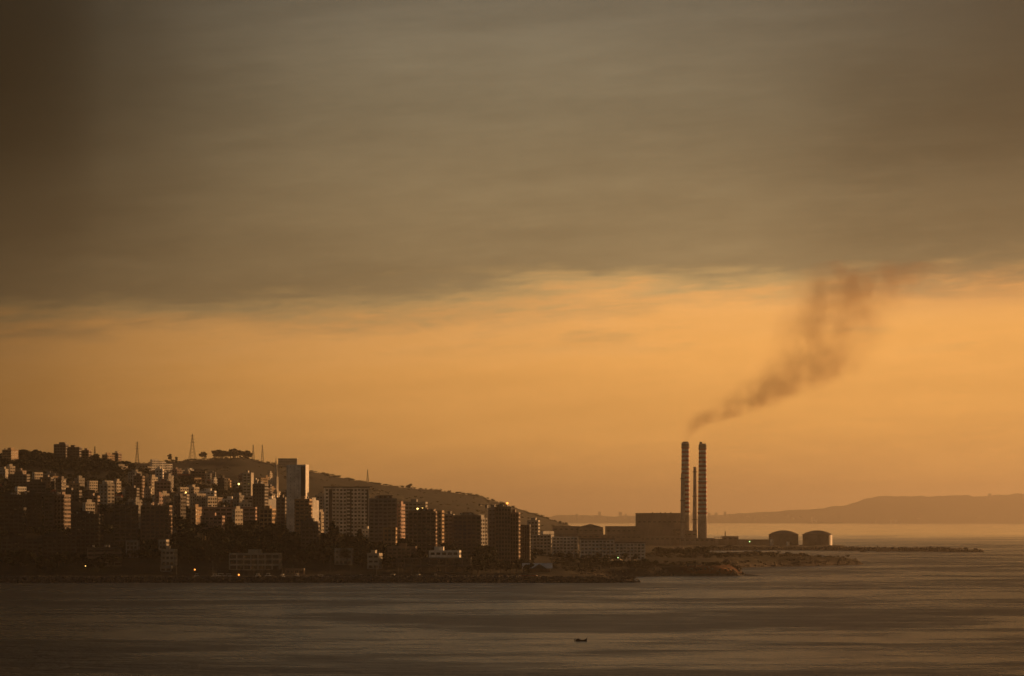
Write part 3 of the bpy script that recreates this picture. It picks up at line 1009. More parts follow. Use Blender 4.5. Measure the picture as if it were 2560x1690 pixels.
# grey terraced housing on the low promontory
for (a, b, yt, D, w_, lab, cap_) in ((1322, 1378, 1338, 3290, 'cream', "left terrace of the long grey housing by the headland", None), (1380, 1446, 1343, 3310, 'white', "second terrace of the long grey housing", None), (1450, 1536, 1350, 3300, 'white', "paler terrace of the grey housing under a flat dark roof", 1),
                                     (1538, 1614, 1359, 3290, 'white', "rightmost terrace of the grey housing, dark flat roof", 1)):
    rt, w0, d0, h0 = building(lab, a, b, yt, D, depth=12, rot=rng.uniform(-2, 2), wall=w_, hero=True, fl=2.9, bay=3.4, sp=.5, pier=1.0, stair=False, balc=[2, 5], parap=.4)
    if cap_:
        MB().box(-w0 / 2 - .6, -d0 / 2 - .6, h0 + .42, w0 / 2 + .6, d0 / 2 + .6, h0 + 1.7).build("flat_roof", WALLS['dark'], rt)
# villas and waterfront buildings
V1, w0, d0, h0 = building("white villa with a long flat roof and a small penthouse by the marina", 572, 702, 1385, 2705, depth=14, rot=-3, wall='pale', hero=True, fl=3.4, bay=5, sp=.3, pier=.7, stair=(.25, .48), parap=.5)
building("cream villa with terraces above the waterside hall", 1072, 1152, 1378, 2720, depth=13, rot=-5, wall='white', hero=True, fl=3.3, bay=4.5, sp=.5, pier=1.2, stair=(.3, .2), parap=.5)
building("long low dark waterside hall with a pale roof edge below the cream villa", 1010, 1178, 1396, 2690, depth=14, rot=-1, wall='dark', fl=5, bay=6, sp=.25, pier=.5, stair=False, parap=.5, trim='pale', name='hall')
building("low pale roofed shed right of the grove, marina side", 836, 882, 1374, 2780, depth=10, rot=-3, wall='pale', fl=3.2, sp=.6, stair=False, name='shed')
building("small pale house among trees left of the brownish flats", 918, 955, 1386, 2740, depth=10, rot=-12, wall='pale', fl=3.2, sp=.6)
building("brownish low flats behind the marina, left of the cream villa", 968, 1042, 1369, 2780, depth=12, rot=-4, wall='brown', fl=3.1, sp=.5, balc=[0, 2, 4])
building("dim block hidden in the trees below the white tower", 752, 798, 1306, 2880, depth=13, rot=-5, wall='dark', fl=3.1, sp=.5, balc=[0, 1, 2])
building("long low wall of sheds with a pale awning left of the two shore lamps", 400, 428, 1420, 2680, depth=8, rot=0, wall='grey', fl=3, sp=.6, stair=False, name='shed')
building("marina clubhouse behind the moored yachts", 712, 760, 1424, 2672, depth=9, rot=0, wall='brown', fl=3, sp=.4, stair=False, name='clubhouse')
building("low lit house with a terrace left of the terraced housing", 958, 992, 1322, 2960, depth=10, rot=-5, wall='ochre', fl=3.2, sp=.5, stair=False)
building("reddish house among trees between clubhouse and town", 486, 512, 1342, 2900, depth=10, rot=-16, wall='ochre', fl=3.1, sp=.5)
building("pale house half hidden in the grove right of the ribbed tower", 412, 440, 1322, 2960, depth=10, rot=-12, wall='grey', fl=3.1, sp=.5)
building("reddish long house in shade behind the grove", 500, 560, 1292, 3050, depth=10, rot=-8, wall='pink', fl=3.1, sp=.5)
building("flat lit roofed hangar low between town and power station", 1354, 1384, 1330, 4300, depth=22, rot=-34, wall='white', fl=5, sp=.8, stair=False, name='hall')
building("thin sunlit slab left of the lit hangar", 1335, 1340, 1317, 3900, depth=6, rot=-34, wall='white', fl=4, sp=.8, stair=False)

# pavilion with folded white roof
D = 2700
x0 = wx(1345, D)
g = gz(x0, D + 8)
pv_ = empty("pavilion", (x0, D + 8, g))
tag(pv_, "seaside pavilion with a pale metal roof and a dark cross gable", "pavilion")
W2 = 11.2
ze, zr = wz(1421, D) - g, wz(1408, D) - g
MB().gable(-W2, -7.5, W2 - 1, 7.5, ze, zr).build("main_roof", mat('pale metal roof', (0.82, 0.82, 0.80), rough=.5), pv_)
MB().gable(-4.4, -8.6, 6.4, 2, ze - .25, zr - .5, 'y').build("gable_roof", WALLS['dark'], pv_)
for px_ in (-10, -6, -1.5, 3, 7.5, 9.6):
    MB().box(px_ - .2, -6.7, -2, px_ + .2, -6.3, ze - .02).build("post", WALLS['dark'], pv_)
MB().box(-9, -5, -2, 8.6, 6, ze - .4).build("back_wall", WALLS['brown'], pv_)
MB().box(-11, -7.2, -2, 10, -5.2, .4).build("terrace", QUAY, pv_)

# sun shelters on the bluff
for k, px_ in enumerate((1462, 1478, 1496, 1512, 1530, 1548, 1566, 1586)):
    D = 3010 + rng.uniform(-15, 15)
    x = wx(px_, D)
    g = gz(x, D)
    sh = empty("sun_shelter", (x, D, g), rng.uniform(-.4, .4))
    tag(sh, "tan peaked canvas shelter in the row on the grassy bluff", "shelter", "canvas shelters on the bluff")
    a = 2.3 + rng.uniform(-.4, .5)
    MB().poly([(-a, -a, 2.2), (a, -a, 2.2), (a, a, 2.2), (-a, a, 2.2), (0, 0, 3.9)], [(0, 1, 4), (1, 2, 4), (2, 3, 4), (3, 0, 4), (3, 2, 1, 0)]).build("canopy", mat('tan canvas', (.72, .60, .42), rough=.9), sh)
    for sx in (-1, 1):
        for sy in (-1, 1):
            MB().bar((sx * (a - .2), sy * (a - .2), -1), (sx * (a - .2), sy * (a - .2), 2.3), .06).build("pole", STEEL, sh)

# penthouses stepped back on some of the shore blocks, trees in the gaps
def penthouse(a, b, yt, D, depth, wall, root_label):
    for o in scene.objects:
        if o.get('label') == root_label:
            sc_ = o
            break
    x = wx((a + b) / 2, D) - sc_.location.x
    hw_ = (b - a) / 2 / F * D
    hb = max(c.dimensions.z * 0 + (Vector(c.bound_box[6]).z) for c in sc_.children if c.name.startswith('roof_slab')) - .85
    ht_ = wz(yt, D) - sc_.location.z
    m = MB().box(x - hw_, -depth / 2 + 1.5, hb, x + hw_, depth / 2 - 1.5, ht_ - .5)
    m.box(x - hw_ - .5, -depth / 2 + 1.0, ht_ - .48, x + hw_ + .5, depth / 2 - 1.0, ht_)
    m.build("penthouse", WALLS[wall], sc_)
    n_ = max(2, int(hw_ * 2 / 3.2))
    pm_ = MB().box(-.8, -.06, 0, .8, .05, 1.5).mesh("window", GLASS)
    for k in range(n_):
        link("window", pm_, sc_, (x - hw_ + 2 * hw_ * (k + .5) / n_, -depth / 2 + 1.5, hb + 1.2))


penthouse(944, 979, 1238, 2985, 15, 'brown', "terraced dark block with a penthouse, right of the white slab block")
penthouse(1048, 1086, 1273, 2880, 14, 'brown', "balcony block with a sunlit stair column, left of the two dark blocks")
penthouse(1152, 1186, 1284, 2850, 13, 'pale', "wide dark block with shallow balconies above the white villa")
penthouse(1243, 1262, 1262, 2855, 12, 'ochre', "ribbed block with tall fins, topped by a small sunlit box")
grove('broadleaf', 1000, 1032, 2790, 2850, 5, 14, 19, "tall dark tree in the gap left of the block with the sunlit column", "tall trees in the first gap", 1.0)
grove('broadleaf', 1108, 1138, 2770, 2820, 5, 14, 19, "tall dark tree in the gap before the wide dark balcony block", "tall trees in the second gap", 1.0)
grove('broadleaf', 1196, 1232, 2770, 2820, 6, 12, 17, "tall dark tree in the gap before the slender lift shaft tower", "tall trees in the third gap", 1.0)
for (a, b, D, lab) in ((60, 150, 3900, "pale retaining wall crossing the left slope"), (330, 420, 4900, "long pale retaining wall below the three-step apartment row"), (440, 520, 4500, "retaining wall in the middle of the slope, left of the square lit block"),
                       (560, 640, 3700, "retaining wall below the slim pale tower"), (700, 800, 4200, "retaining wall on the scrub slope right of the white tower"), (180, 270, 3500, "retaining wall below the bright narrow block on the left slope"), (870, 960, 4000, "low retaining wall behind the terraced dark block"),
                       (440, 540, 3090, "retaining wall at the foot of the long arcaded building"), (1030, 1110, 3700, "low wall on the slope behind the block with the sunlit column")):
    xs_ = [wx(a + (b - a) * k / 8, D) for k in range(9)]
    ys_ = [D + 6 * math.sin(k * .7) for k in range(9)]
    zs_ = [gz(x, y) for x, y in zip(xs_, ys_)]
    rw = empty("retaining_wall", (xs_[0], ys_[0], zs_[0]))
    tag(rw, lab, "wall", kind="thing")
    for k in range(8):
        p0 = (xs_[k] - xs_[0], ys_[k] - ys_[0], zs_[k] - zs_[0])
        p1 = (xs_[k + 1] - xs_[0], ys_[k + 1] - ys_[0], zs_[k + 1] - zs_[0])
        q = [(p[0], p[1] + dy_, p[2] + dz_) for p in (p0, p1) for dy_ in (-.3, .3) for dz_ in (-2, 3.4)]
        MB().poly(q, [(0, 1, 3, 2), (4, 6, 7, 5), (0, 4, 5, 1), (2, 3, 7, 6), (1, 5, 7, 3), (0, 2, 6, 4)]).build("wall_panel", WALLS['pale'], rw)

# --- filler blocks over the slope, one object each
SKY = [(-60, 1150), (300, 1166), (700, 1178), (800, 1215), (900, 1232), (1050, 1262), (1200, 1285), (1330, 1322)]
LANDMARK = [(165, 1150, "the stepped dark ridge block"), (299, 1190, "the blank ochre cube"), (402, 1170, "the three-step apartment row"), (690, 1185, "the church spire"), (648, 1235, "the dark square tower"), (742, 1210, "the tall white tower"),
            (352, 1285, "the broad ribbed tower"), (865, 1250, "the white slab block"), (955, 1270, "the terraced dark block"), (22, 1150, "the lit ridge block at the left edge"), (1166, 1310, "the wide dark balcony block"),
            (545, 1275, "the long arcaded building"), (505, 1245, "the four bright narrow blocks"), (1256, 1290, "the ribbed block"), (1057, 1290, "the block with the lit stair column"), (150, 1250, "the tower with pale corners"), (619, 1200, "the slim pale tower"), (555, 1205, "the square lit block on the slope")]
NUMW = ["zero", "one", "two", "three", "four", "five", "six", "seven", "eight", "nine", "ten", "eleven", "twelve"]
fill = []
tries = 0
while len(fill) < 270 and tries < 12000:
    tries += 1
    px = rng.uniform(-30, 1330)
    if px < 760:
        D = rng.uniform(3050, 5300) if rng.random() < .75 else rng.uniform(3050, 3700)
    else:
        D = rng.uniform(3020, 4300)
    n = rng.choice((1, 2, 2, 2, 3, 3, 3, 4, 4, 5, 6, 7)) if D < 4300 else rng.choice((1, 2, 2, 2, 3, 3, 4, 5))
    wdt = rng.uniform(6.5, 13) if rng.random() < .8 else rng.uniform(13, 20)
    x = wx(px, D)
    rad = wdt * .62
    if any((x - a) ** 2 + (D + 6 - b) ** 2 < (rad + c) ** 2 for a, b, c in FOOT):
        continue
    g = gz(x, D + 6)
    ytop = HY - (g + n * 3.05 - H) / D * F
    if ytop < np.interp(px, [a for a, b in SKY], [b for a, b in SKY]) + 4 or g < 3:
        continue
    hw = wdt / 2 / D * F
    if 555 < px < 735 and ytop > 1262:
        continue
    dark = px < 260 and D < 3600  # left shore fillers take darker walls, shade put into their colour
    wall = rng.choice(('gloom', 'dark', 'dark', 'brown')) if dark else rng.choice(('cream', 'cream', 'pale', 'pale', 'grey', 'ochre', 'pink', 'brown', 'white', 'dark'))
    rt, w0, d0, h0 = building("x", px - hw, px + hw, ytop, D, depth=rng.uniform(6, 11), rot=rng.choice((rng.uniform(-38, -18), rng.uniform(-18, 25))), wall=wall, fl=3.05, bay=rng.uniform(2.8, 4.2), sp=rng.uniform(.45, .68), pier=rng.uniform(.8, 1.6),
                              balc=rng.choice((None, None, [0], [0, 2], [1, 2])), roof='gable' if n <= 3 and rng.random() < .22 else 'flat', roofh=2.4, tanks=rng.choice((0, 1, 1, 2)), name='house' if n <= 3 else 'apartment_building')
    red = any(c.name.startswith("roof.") or c.name == "roof" for c in rt.children)
    fill.append([rt, px, ytop, wall, n, red])
cells = {}
for f in fill:
    lm = min(LANDMARK, key=lambda L: (L[0] - f[1]) ** 2 + (2.2 * (L[1] - f[2])) ** 2)
    side = "left" if f[1] < lm[0] else "right"
    up = "above" if f[2] < lm[1] else "below"
    cells.setdefault((lm[2], side, up), []).append((math.hypot(lm[0] - f[1], lm[1] - f[2]), f))
ORD = ["nearest", "second", "third", "fourth", "fifth", "sixth", "seventh", "eighth", "ninth", "tenth", "eleventh", "twelfth", "thirteenth", "fourteenth", "fifteenth", "sixteenth", "seventeenth", "eighteenth", "nineteenth", "twentieth", "twenty-first", "twenty-second", "twenty-third", "twenty-fourth"]
CW = {'gloom': 'black', 'dark': 'dark', 'brown': 'brown', 'cream': 'cream', 'pale': 'stone', 'grey': 'grey', 'ochre': 'ochre', 'pink': 'pinkish', 'white': 'white'}
for (lm, side, up), L in cells.items():
    L.sort(key=lambda t: t[0])
    for k, (_, f) in enumerate(L):
        what = "red roofed house" if f[5] else ("low house" if f[4] <= 3 else ("flats" if f[4] <= 6 else "tall flats"))
        f[0]['label'] = "%s %s, %s %s %s of %s" % (CW[f[3]], what, ORD[min(k, 23)], {"above": "upslope", "below": "downslope"}[up], side, lm[4:] if False else lm)

# ------------------------------------------------------------------ church spire, pylons, masts, crane
D = 4700
x = wx(690, D)
g = gz(x, D)
ch = empty("church", (x, D, g), R(-30))
tag(ch, "pale church with a thin pointed spire on the slope left of the tall white tower", "church")
zt = wz(1143, D) - g
MB().box(-2.2, -2.2, -2, 2.2, 2.2, zt * .45).build("tower", WALLS['cream'], ch)
MB().cyl(0, 0, zt * .45 + .01, zt * .98, 2.0, .25, 8).build("spire", WALLS['cream'], ch)
MB().bar((0, 0, zt * .97), (0, 0, zt * 1.04), .12).bar((-.8, 0, zt * 1.01), (.8, 0, zt * 1.01), .1).build("cross", STEEL, ch)
nv = MB().box(-13, -4.5, -2, -2.3, 4.5, 7)
nv.gable(-13.4, -5, -2.3, 5, 7.02, 11)
nv.build("nave", WALLS['cream'], ch)


def pylon(px_, ytop, ybase, D, base, label, cross=True, group=None):
    x = wx(px_, D)
    g = gz(x, D)
    h = wz(ytop, D) - g
    rt = empty("power_pylon" if cross else "radio_mast", (x, D, g), R(20))
    tag(rt, label, "pylon" if cross else "mast", group)
    th = .17 if cross else .14
    m = MB()
    b = base / 2
    L = [(-1, -1), (1, -1), (1, 1), (-1, 1)]
    ns = 8
    rad = lambda t: b * (1 - t) ** 1.25 + .35
    for k in range(ns):
        t0, t1 = k / ns, (k + 1) / ns
        for i, (a, c) in enumerate(L):
            a2, c2 = L[(i + 1) % 4]
            r0, r1 = rad(t0), rad(t1)
            m.bar((a * r0, c * r0, h * t0 - (2 if k == 0 else 0)), (a * r1, c * r1, h * t1), th * 1.3)
            m.bar((a * r0, c * r0, h * t0), (a2 * r1, c2 * r1, h * t1), th * .8)
            m.bar((a2 * r0, c2 * r0, h * t0), (a * r1, c * r1, h * t1), th * .8)
    m.build("lattice_tower", STEEL, rt)
    if cross:
        for t in (.68, .8, .92):
            a = MB()
            wdt = 5.2 if t < .75 else 4.2
            a.bar((-wdt, 0, h * t), (wdt, 0, h * t), .2)
            a.bar((-wdt, 0, h * t), (0, 0, h * t + 1.8), .14)
            a.bar((wdt, 0, h * t), (0, 0, h * t + 1.8), .14)
            a.build("cross_arm", STEEL, rt)
    return rt


pylon(481, 1085, 1137, 6980, 12, "tallest lattice power pylon on the far ridge")
pylon(343, 1104, 1141, 6980, 6, "thin lattice pylon on the left shoulder of the far ridge")
pylon(633, 1112, 1140, 6990, 4, "left one of the two slim masts right of the ridge pines", cross=False)
pylon(656, 1112, 1140, 6990, 4, "right one of the two slim masts right of the ridge pines", cross=False)
pylon(237, 1116, 1136, 4540, 2.5, "thin mast on the near ridge beside the small dim block", cross=False)
pylon(919, 1174, 1200, 7000, 3.5, "lone slim mast on the falling ridge above the terraced block", cross=False)
# tower crane beside the lift shaft tower
D = 2900
x = wx(1216, D)
g = gz(x, D)
cr = empty("tower_crane", (x, D, g), R(-18))
tag(cr, "tower crane with a raised thin boom beside the ribbed block", "crane")
hc = wz(1262, D) - g
m = MB()
for a in (-.8, .8):
    for c in (-.8, .8):
        m.bar((a, c, -2), (a, c, hc), .14)
for k in range(int(hc / 2.5)):
    z = k * 2.5
    m.bar((-.8, -.8, z), (.8, -.8, z + 2.5), .08).bar((.8, .8, z), (-.8, .8, z + 2.5), .08).bar((-.8, .8, z), (-.8, -.8, z + 2.5), .08).bar((.8, -.8, z), (.8, .8, z + 2.5), .08)
m.build("crane_mast", STEEL, cr)
MB().bar((0, -.5, hc), (13, -.5, hc + 2), .13).bar((0, .5, hc), (13, .5, hc + 2), .13).bar((0, 0, hc + 1.3), (13, 0, hc + 2.4), .1).build("jib", STEEL, cr)
MB().bar((0, 0, hc), (-5, 0, hc + .4), .25).box(-6, -.8, hc - .8, -4.4, .8, hc + .8).build("counterweight", STEEL, cr)
MB().box(-1, -1, hc - 2.2, 1, 1, hc - .1).build("cab", WALLS['grey'], cr)

# ------------------------------------------------------------------ power station
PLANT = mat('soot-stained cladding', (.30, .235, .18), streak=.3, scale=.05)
DP = 5720


def block(name, label, px0, px1, ytop, D, depth, m=PLANT, cat="building", extra=None, pitched=0):
    x0_, x1_ = wx(px0, D), wx(px1, D)
    cx_ = (x0_ + x1_) / 2
    g = max(gz(cx_, D + depth / 2), 1.5)
    h = wz(ytop, D) - g
    hw = (x1_ - x0_) / 2
    rt = empty(name, (cx_, D + depth / 2, g))
    tag(rt, label, cat)
    dd = depth / 2
    hb = h - pitched
    MB().box(-hw, -dd, -3, hw, dd, hb).build("walls", m, rt)
    if pitched:
        MB().gable(-hw - .5, -dd - .5, hw + .5, dd + .5, hb + .02, h, 'y').build("roof", WALLS['dark'], rt)
    else:
        MB().box(-hw - .4, -dd - .4, hb + .01, hw + .4, dd + .4, hb + .9).build("roof", WALLS['dark'], rt)
    nb_ = max(2, int(hw * 2 / 7))
    pil = MB().box(-.35, -.35, -3, .35, -.01, hb - .1).mesh("pilaster", m)
    for k in range(nb_ + 1):
        link("pilaster", pil, rt, (-hw + .4 + (hw * 2 - .8) * k / nb_, -dd, 0))
    if h > 8:
        lm_ = MB().box(-2.0, -.12, 0, 2.0, .1, 1.8).mesh("louvre", WALLS['gloom'])
        for k in range(nb_):
            link("louvre", lm_, rt, (-hw + (hw * 2) * (k + .5) / nb_, -dd, hb * .72))
    return rt, hw, dd, h


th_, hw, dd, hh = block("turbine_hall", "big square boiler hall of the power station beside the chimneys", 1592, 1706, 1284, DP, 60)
for fx in (-.3, .05, .25, .5):
    MB().cyl(hw * fx, -dd + 4, hh, hh + 2.2, .9, n=8).build("roof_vent", STEEL, th_)
for fx, zz in ((.62, 21), (.82, 15)):
    MB().box(hw * fx - 1.6, -dd - 9, zz, hw * fx + 1.6, -dd - .4, zz + 3.4).box(hw * fx + 1.7, -dd - 8, zz + .3, hw + 6, -dd - 5, zz + 3.0).box(hw * fx - .4, -dd - 8, -2, hw * fx + .4, -dd - 7.2, zz - .02).build("flue_duct", STEEL, th_)
for k in range(3):
    gx = wx(1792 + 14 * k, 5600)
    gg = gz(gx, 5600)
    gt = empty("switchyard_gantry", (gx, 5600, gg))
    tag(gt, "steel portal frame, %s of three between right chimney and thin mast" % ("leftmost", "middle", "rightmost")[k], "gantry", "switchyard portal frames")
    for sx in (-3, 3):
        MB().bar((sx, 0, -2), (sx, 0, 13), .3).build("post", STEEL, gt)
    MB().bar((-3.6, 0, 12), (3.6, 0, 12), .3).bar((-3.4, 0, 10.8), (3.4, 0, 10.8), .18).build("beam", STEEL, gt)
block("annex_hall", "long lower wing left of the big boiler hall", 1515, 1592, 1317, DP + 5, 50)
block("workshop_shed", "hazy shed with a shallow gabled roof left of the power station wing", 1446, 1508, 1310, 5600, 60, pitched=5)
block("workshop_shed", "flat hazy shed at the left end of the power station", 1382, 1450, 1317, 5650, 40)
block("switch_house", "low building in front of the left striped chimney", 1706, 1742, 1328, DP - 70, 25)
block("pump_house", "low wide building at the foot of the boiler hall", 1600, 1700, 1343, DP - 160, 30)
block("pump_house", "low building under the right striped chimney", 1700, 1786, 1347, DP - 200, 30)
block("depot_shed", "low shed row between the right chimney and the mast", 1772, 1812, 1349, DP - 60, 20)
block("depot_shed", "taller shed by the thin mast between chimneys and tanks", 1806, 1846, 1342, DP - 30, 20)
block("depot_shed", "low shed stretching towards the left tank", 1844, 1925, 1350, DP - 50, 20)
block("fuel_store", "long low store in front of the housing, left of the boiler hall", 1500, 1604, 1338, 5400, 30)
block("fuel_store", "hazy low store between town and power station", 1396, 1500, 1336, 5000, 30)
mr = pylon(1813, 1328, 1345, DP, 1.5, "thin mast on the shed row between the chimneys and the tanks", cross=False)
CONC = mat('chimney concrete', (.34, .30, .26), streak=.2)
RED = mat('red band paint', (.30, .035, .025), rough=.7)
WHT = mat('white band paint', (.58, .54, .48), rough=.7)


def chimney(label, pxc, w_top, w_bot, ytop, D, striped):
    x = wx(pxc, D)
    g = max(gz(x, D), 1.5)
    h = wz(ytop, D) - g
    rt_, rb_ = w_top / 2 / F * D, w_bot / 2 / F * D
    c = empty("striped_chimney" if striped else "plain_chimney", (x, D, g))
    tag(c, label, "chimney")
    rr = lambda z: rb_ + (rt_ - rb_) * z / h
    MB().lathe([(rr(0) + .3, -3), (rr(0), 1), (rr(h), h - .01), (rr(h) - .5, h), (rr(h) - .6, h - 5), (0.01, h - 5.2)], 36).build("shaft", CONC, c, smooth=False)
    if striped:
        z = h - 6.5 * 1.0
        bh = 3.15
        for k in range(16):
            z1, z0 = z, z - bh
            MB().lathe([(rr(z0) + .02, z0), (rr(z0) + .16, z0 + .1), (rr(z1) + .16, z1 - .1), (rr(z1) + .02, z1)], 36).build("red_band", RED, c)
            z1, z0 = z0 - .02, z0 - bh
            MB().lathe([(rr(z0) + .01, z0), (rr(z0) + .06, z0 + .1), (rr(z1) + .06, z1 - .1), (rr(z1) + .01, z1)], 36).build("white_band", WHT, c)
            z -= 2 * bh
        MB().lathe([(rr(h) + .02, h - 6.3), (rr(h) + .45, h - 6.1), (rr(h) + .45, h - 2.2), (rr(h) + .02, h - 2)], 36).build("dark_crown", WALLS['dark'], c)
    plat = MB()
    for zz in (h - 8, h * .62, h * .32):
        q = rr(zz)
        plat.lathe([(q, zz), (q + 1.1, zz), (q + 1.1, zz + .15), (q, zz + .15)], 24)
        plat.lathe([(q + 1.05, zz + .15), (q + 1.1, zz + 1.1), (q + 1.0, zz + 1.1)], 24)
    plat.build("gallery", STEEL, c)
    lad = MB().bar((-.25, -rr(0) - .25, 0), (-.25, -rr(h) - .25, h), .06).bar((.25, -rr(0) - .25, 0), (.25, -rr(h) - .25, h), .06)
    lad.build("ladder", STEEL, c)
    return c, h, rt_


c1, h1, r1 = chimney("left tall chimney with red and white bands", 1713.5, 18.5, 23, 1106, 5700, True)
MB().cyl(0, 0, h1 + .01, h1 + 1.2, r1 * .72, n=20).build("flue_cap", STEEL, c1)
c2, h2, r2 = chimney("right tall chimney with red and white bands", 1756.5, 18.5, 24.5, 1109, 5660, True)
MB().cyl(-r2 * .45, 0, h2 + .01, h2 + 2.6, r2 * .36, n=14).build("flue_stub", STEEL, c2)
MB().bar((r2 * .6, 0, h2), (r2 * .35, 0, h2 + 3), .15).build("lightning_rod", STEEL, c2)
chimney("thinner plain chimney overlapping the left banded chimney", 1707, 9.5, 12.5, 1184, 5640, False)
chimney("thinner plain chimney standing between the two banded chimneys", 1737.2, 7.6, 12, 1167, 5690, False)

TK = mat('tank plate', (.20, .16, .12), rough=.55, scale=.08, streak=.25)
for pxc, wdt, lab in ((1959, 74, "left one of the two round domed storage tanks by the sea"), (2043.5, 74, "right one of the two round domed storage tanks, its right edge glowing")):
    D = 5620
    x = wx(pxc, D)
    g = max(gz(x, D), 2.0)
    rad = wdt / 2 / F * D
    hw_, hr = wz(1336, D) - g, wz(1326, D) - g
    tk = empty("storage_tank", (x, D, g))
    tag(tk, lab, "tank")
    MB().lathe([(rad, -3), (rad, hw_)], 64).build("shell", TK, tk)
    MB().lathe([(rad + .02, hw_), (rad * .8, hw_ + (hr - hw_) * .42), (rad * .5, hw_ + (hr - hw_) * .8), (rad * .2, hr), (.01, hr + .2)], 64).build("roof", TK, tk)
    MB().lathe([(rad + .01, hw_ - .6), (rad + .8, hw_ - .5), (rad + .8, hw_ + .1), (rad + .03, hw_ + .1)], 64).build("rim", WALLS['dark'], tk)
    st_ = MB()
    for k in range(24):
        a = -1.9 + k * .045
        st_.bar(((rad + .1) * math.cos(a), (rad + .1) * math.sin(a), hw_ * k / 24), ((rad + 1.1) * math.cos(a), (rad + 1.1) * math.sin(a), hw_ * k / 24), .12)
    st_.build("stairway", STEEL, tk)
    sm = MB().lathe([(rad + .005, 0), (rad + .06, 0), (rad + .06, .12), (rad + .005, .12)], 64).mesh("hoop", TK)
    for k in range(1, 6):
        link("hoop", sm, tk, (0, 0, hw_ * k / 6.3))
for px_, py_, lab in ((1929, 1352, "small bright hut against the left tank"), (1970, 1359, "small bright box in front of the left tank")):
    D = 5560
    x = wx(px_, D)
    g = max(gz(x, D), 2)
    hb_ = wz(py_ - 5, D) - g
    o = empty("pump_hut", (x, D, g), R(-34))
    tag(o, lab, "hut")
    MB().box(-1, -3, -2, 1, 3, hb_).build("walls", WALLS['white'], o)
    MB().box(-1.2, -3.2, hb_ + .01, 1.2, 3.2, hb_ + .3).build("roof", ROOFM, o)
# little block and boat on the long breakwater
D = 4985
x = wx(2194, D)
o = empty("harbour_light", (x, D, gz(x, D)))
tag(o, "small square light house hut on the long far breakwater", "hut")
g = gz(x, D)
MB().box(-2, -2, -2, 2, 2, wz(1370, D) - g).build("walls", WALLS['dark'], o)
MB().cyl(0, 0, wz(1370, D) - g + .01, wz(1364, D) - g, 1.1, .9, 10).build("lantern", STEEL, o)
MB().box(2.5, -1.5, -2, 16, 1.5, wz(1371, D) - g).build("low_wall", QUAY, o)

# ------------------------------------------------------------------ breakwater and rocks
def boulder(VV, FF, x, y, z, s):
    b = len(VV)
    for (a, c, e) in ((-1, -1, -1), (1, -1, -1), (1, 1, -1), (-1, 1, -1), (-1, -1, 1), (1, -1, 1), (1, 1, 1), (-1, 1, 1)):
        VV.append((x + s * a * rng.uniform(.45, 1), y + s * c * rng.uniform(.45, 1), z + s * e * rng.uniform(.35, .8)))
    FF.extend([(b, b + 3, b + 2, b + 1), (b + 4, b + 5, b + 6, b + 7), (b, b + 1, b + 5, b + 4), (b + 1, b + 2, b + 6, b + 5), (b + 2, b + 3, b + 7, b + 6), (b + 3, b, b + 4, b + 7)])


bw_ = empty("breakwater", (wx(600, 2552), 2552, 0))
tag(bw_, "long dark rock breakwater sheltering the marina along the whole near shore", "breakwater")
ox = bw_.location.x
core = MB()
secs = []
for px_ in range(-300, 1601, 25):
    taper = min(1.0, (1600 - px_) / 110.0)
    top = 3.4 * max(taper, .12)
    D = 2556
    x = wx(px_, D) - ox
    secs.append([(x, -8 - 1.5 * taper, -2), (x, -3.5 * taper, top), (x, 3.5 * taper, top), (x, 9 * taper + 1, -2)])
for k, sct in enumerate(secs):
    core.v += sct
for k in range(len(secs) - 1):
    a, b = 4 * k, 4 * k + 4
    for i in range(3):
        core.f.append((a + i, b + i, b + i + 1, a + i + 1))
core.build("rubble_core", ROCKM, bw_)
VV, FF = [], []
for k in range(2600):
    px_ = rng.uniform(-60, 1598)
    taper = max(min(1.0, (1600 - px_) / 110.0), .1)
    q = rng.uniform(-1, .35)
    yy = q * 9.5 * (0.3 + .7 * taper)
    zz = (3.5 if q > -.37 else (1 + q) / .63 * 3.6) * taper + rng.uniform(-.5, .35)
    boulder(VV, FF, wx(px_, 2554) - ox, yy, zz, rng.uniform(.5, 1.15))
o = link("boulders", np_mesh("boulders", np.array(VV), np.array(FF), ROCKM), bw_)
o['kind'] = 'stuff'
VV, FF = [], []
cnt = 0
P = COAST_W
seg = [(P[i], P[(i + 1) % len(P)]) for i in range(4, len(P) - 8)]
Ls = np.array([math.dist(a, b) for a, b in seg])
for k in range(3600):
    (a, b) = seg[int(np.searchsorted(np.cumsum(Ls), rng.random() * Ls.sum()))]
    t = rng.random()
    off = rng.uniform(-6, 9)
    dx, dy = b[0] - a[0], b[1] - a[1]
    L_ = math.hypot(dx, dy)
    x, y = a[0] + dx * t - dy / L_ * off, a[1] + dy * t + dx / L_ * off
    z = gz(x, y) if k % 1 == 0 else 0
    if z > -1.2:
        boulder(VV, FF, x, y, z, rng.uniform(.4, 1.3) * (1.6 if y > 4600 else 1))
tag(link("shore_rocks", np_mesh("shore_rocks", np.array(VV), np.array(FF), ROCKM)), "dark rocks lying along the headlands and the far breakwater", "rocks", kind='stuff')

# sand of the small beach and surf lines
SAND = mat('reddish sand', (.30, .19, .12), rough=.95)
FOAM = mat('foam', (.62, .60, .55), rough=.9)


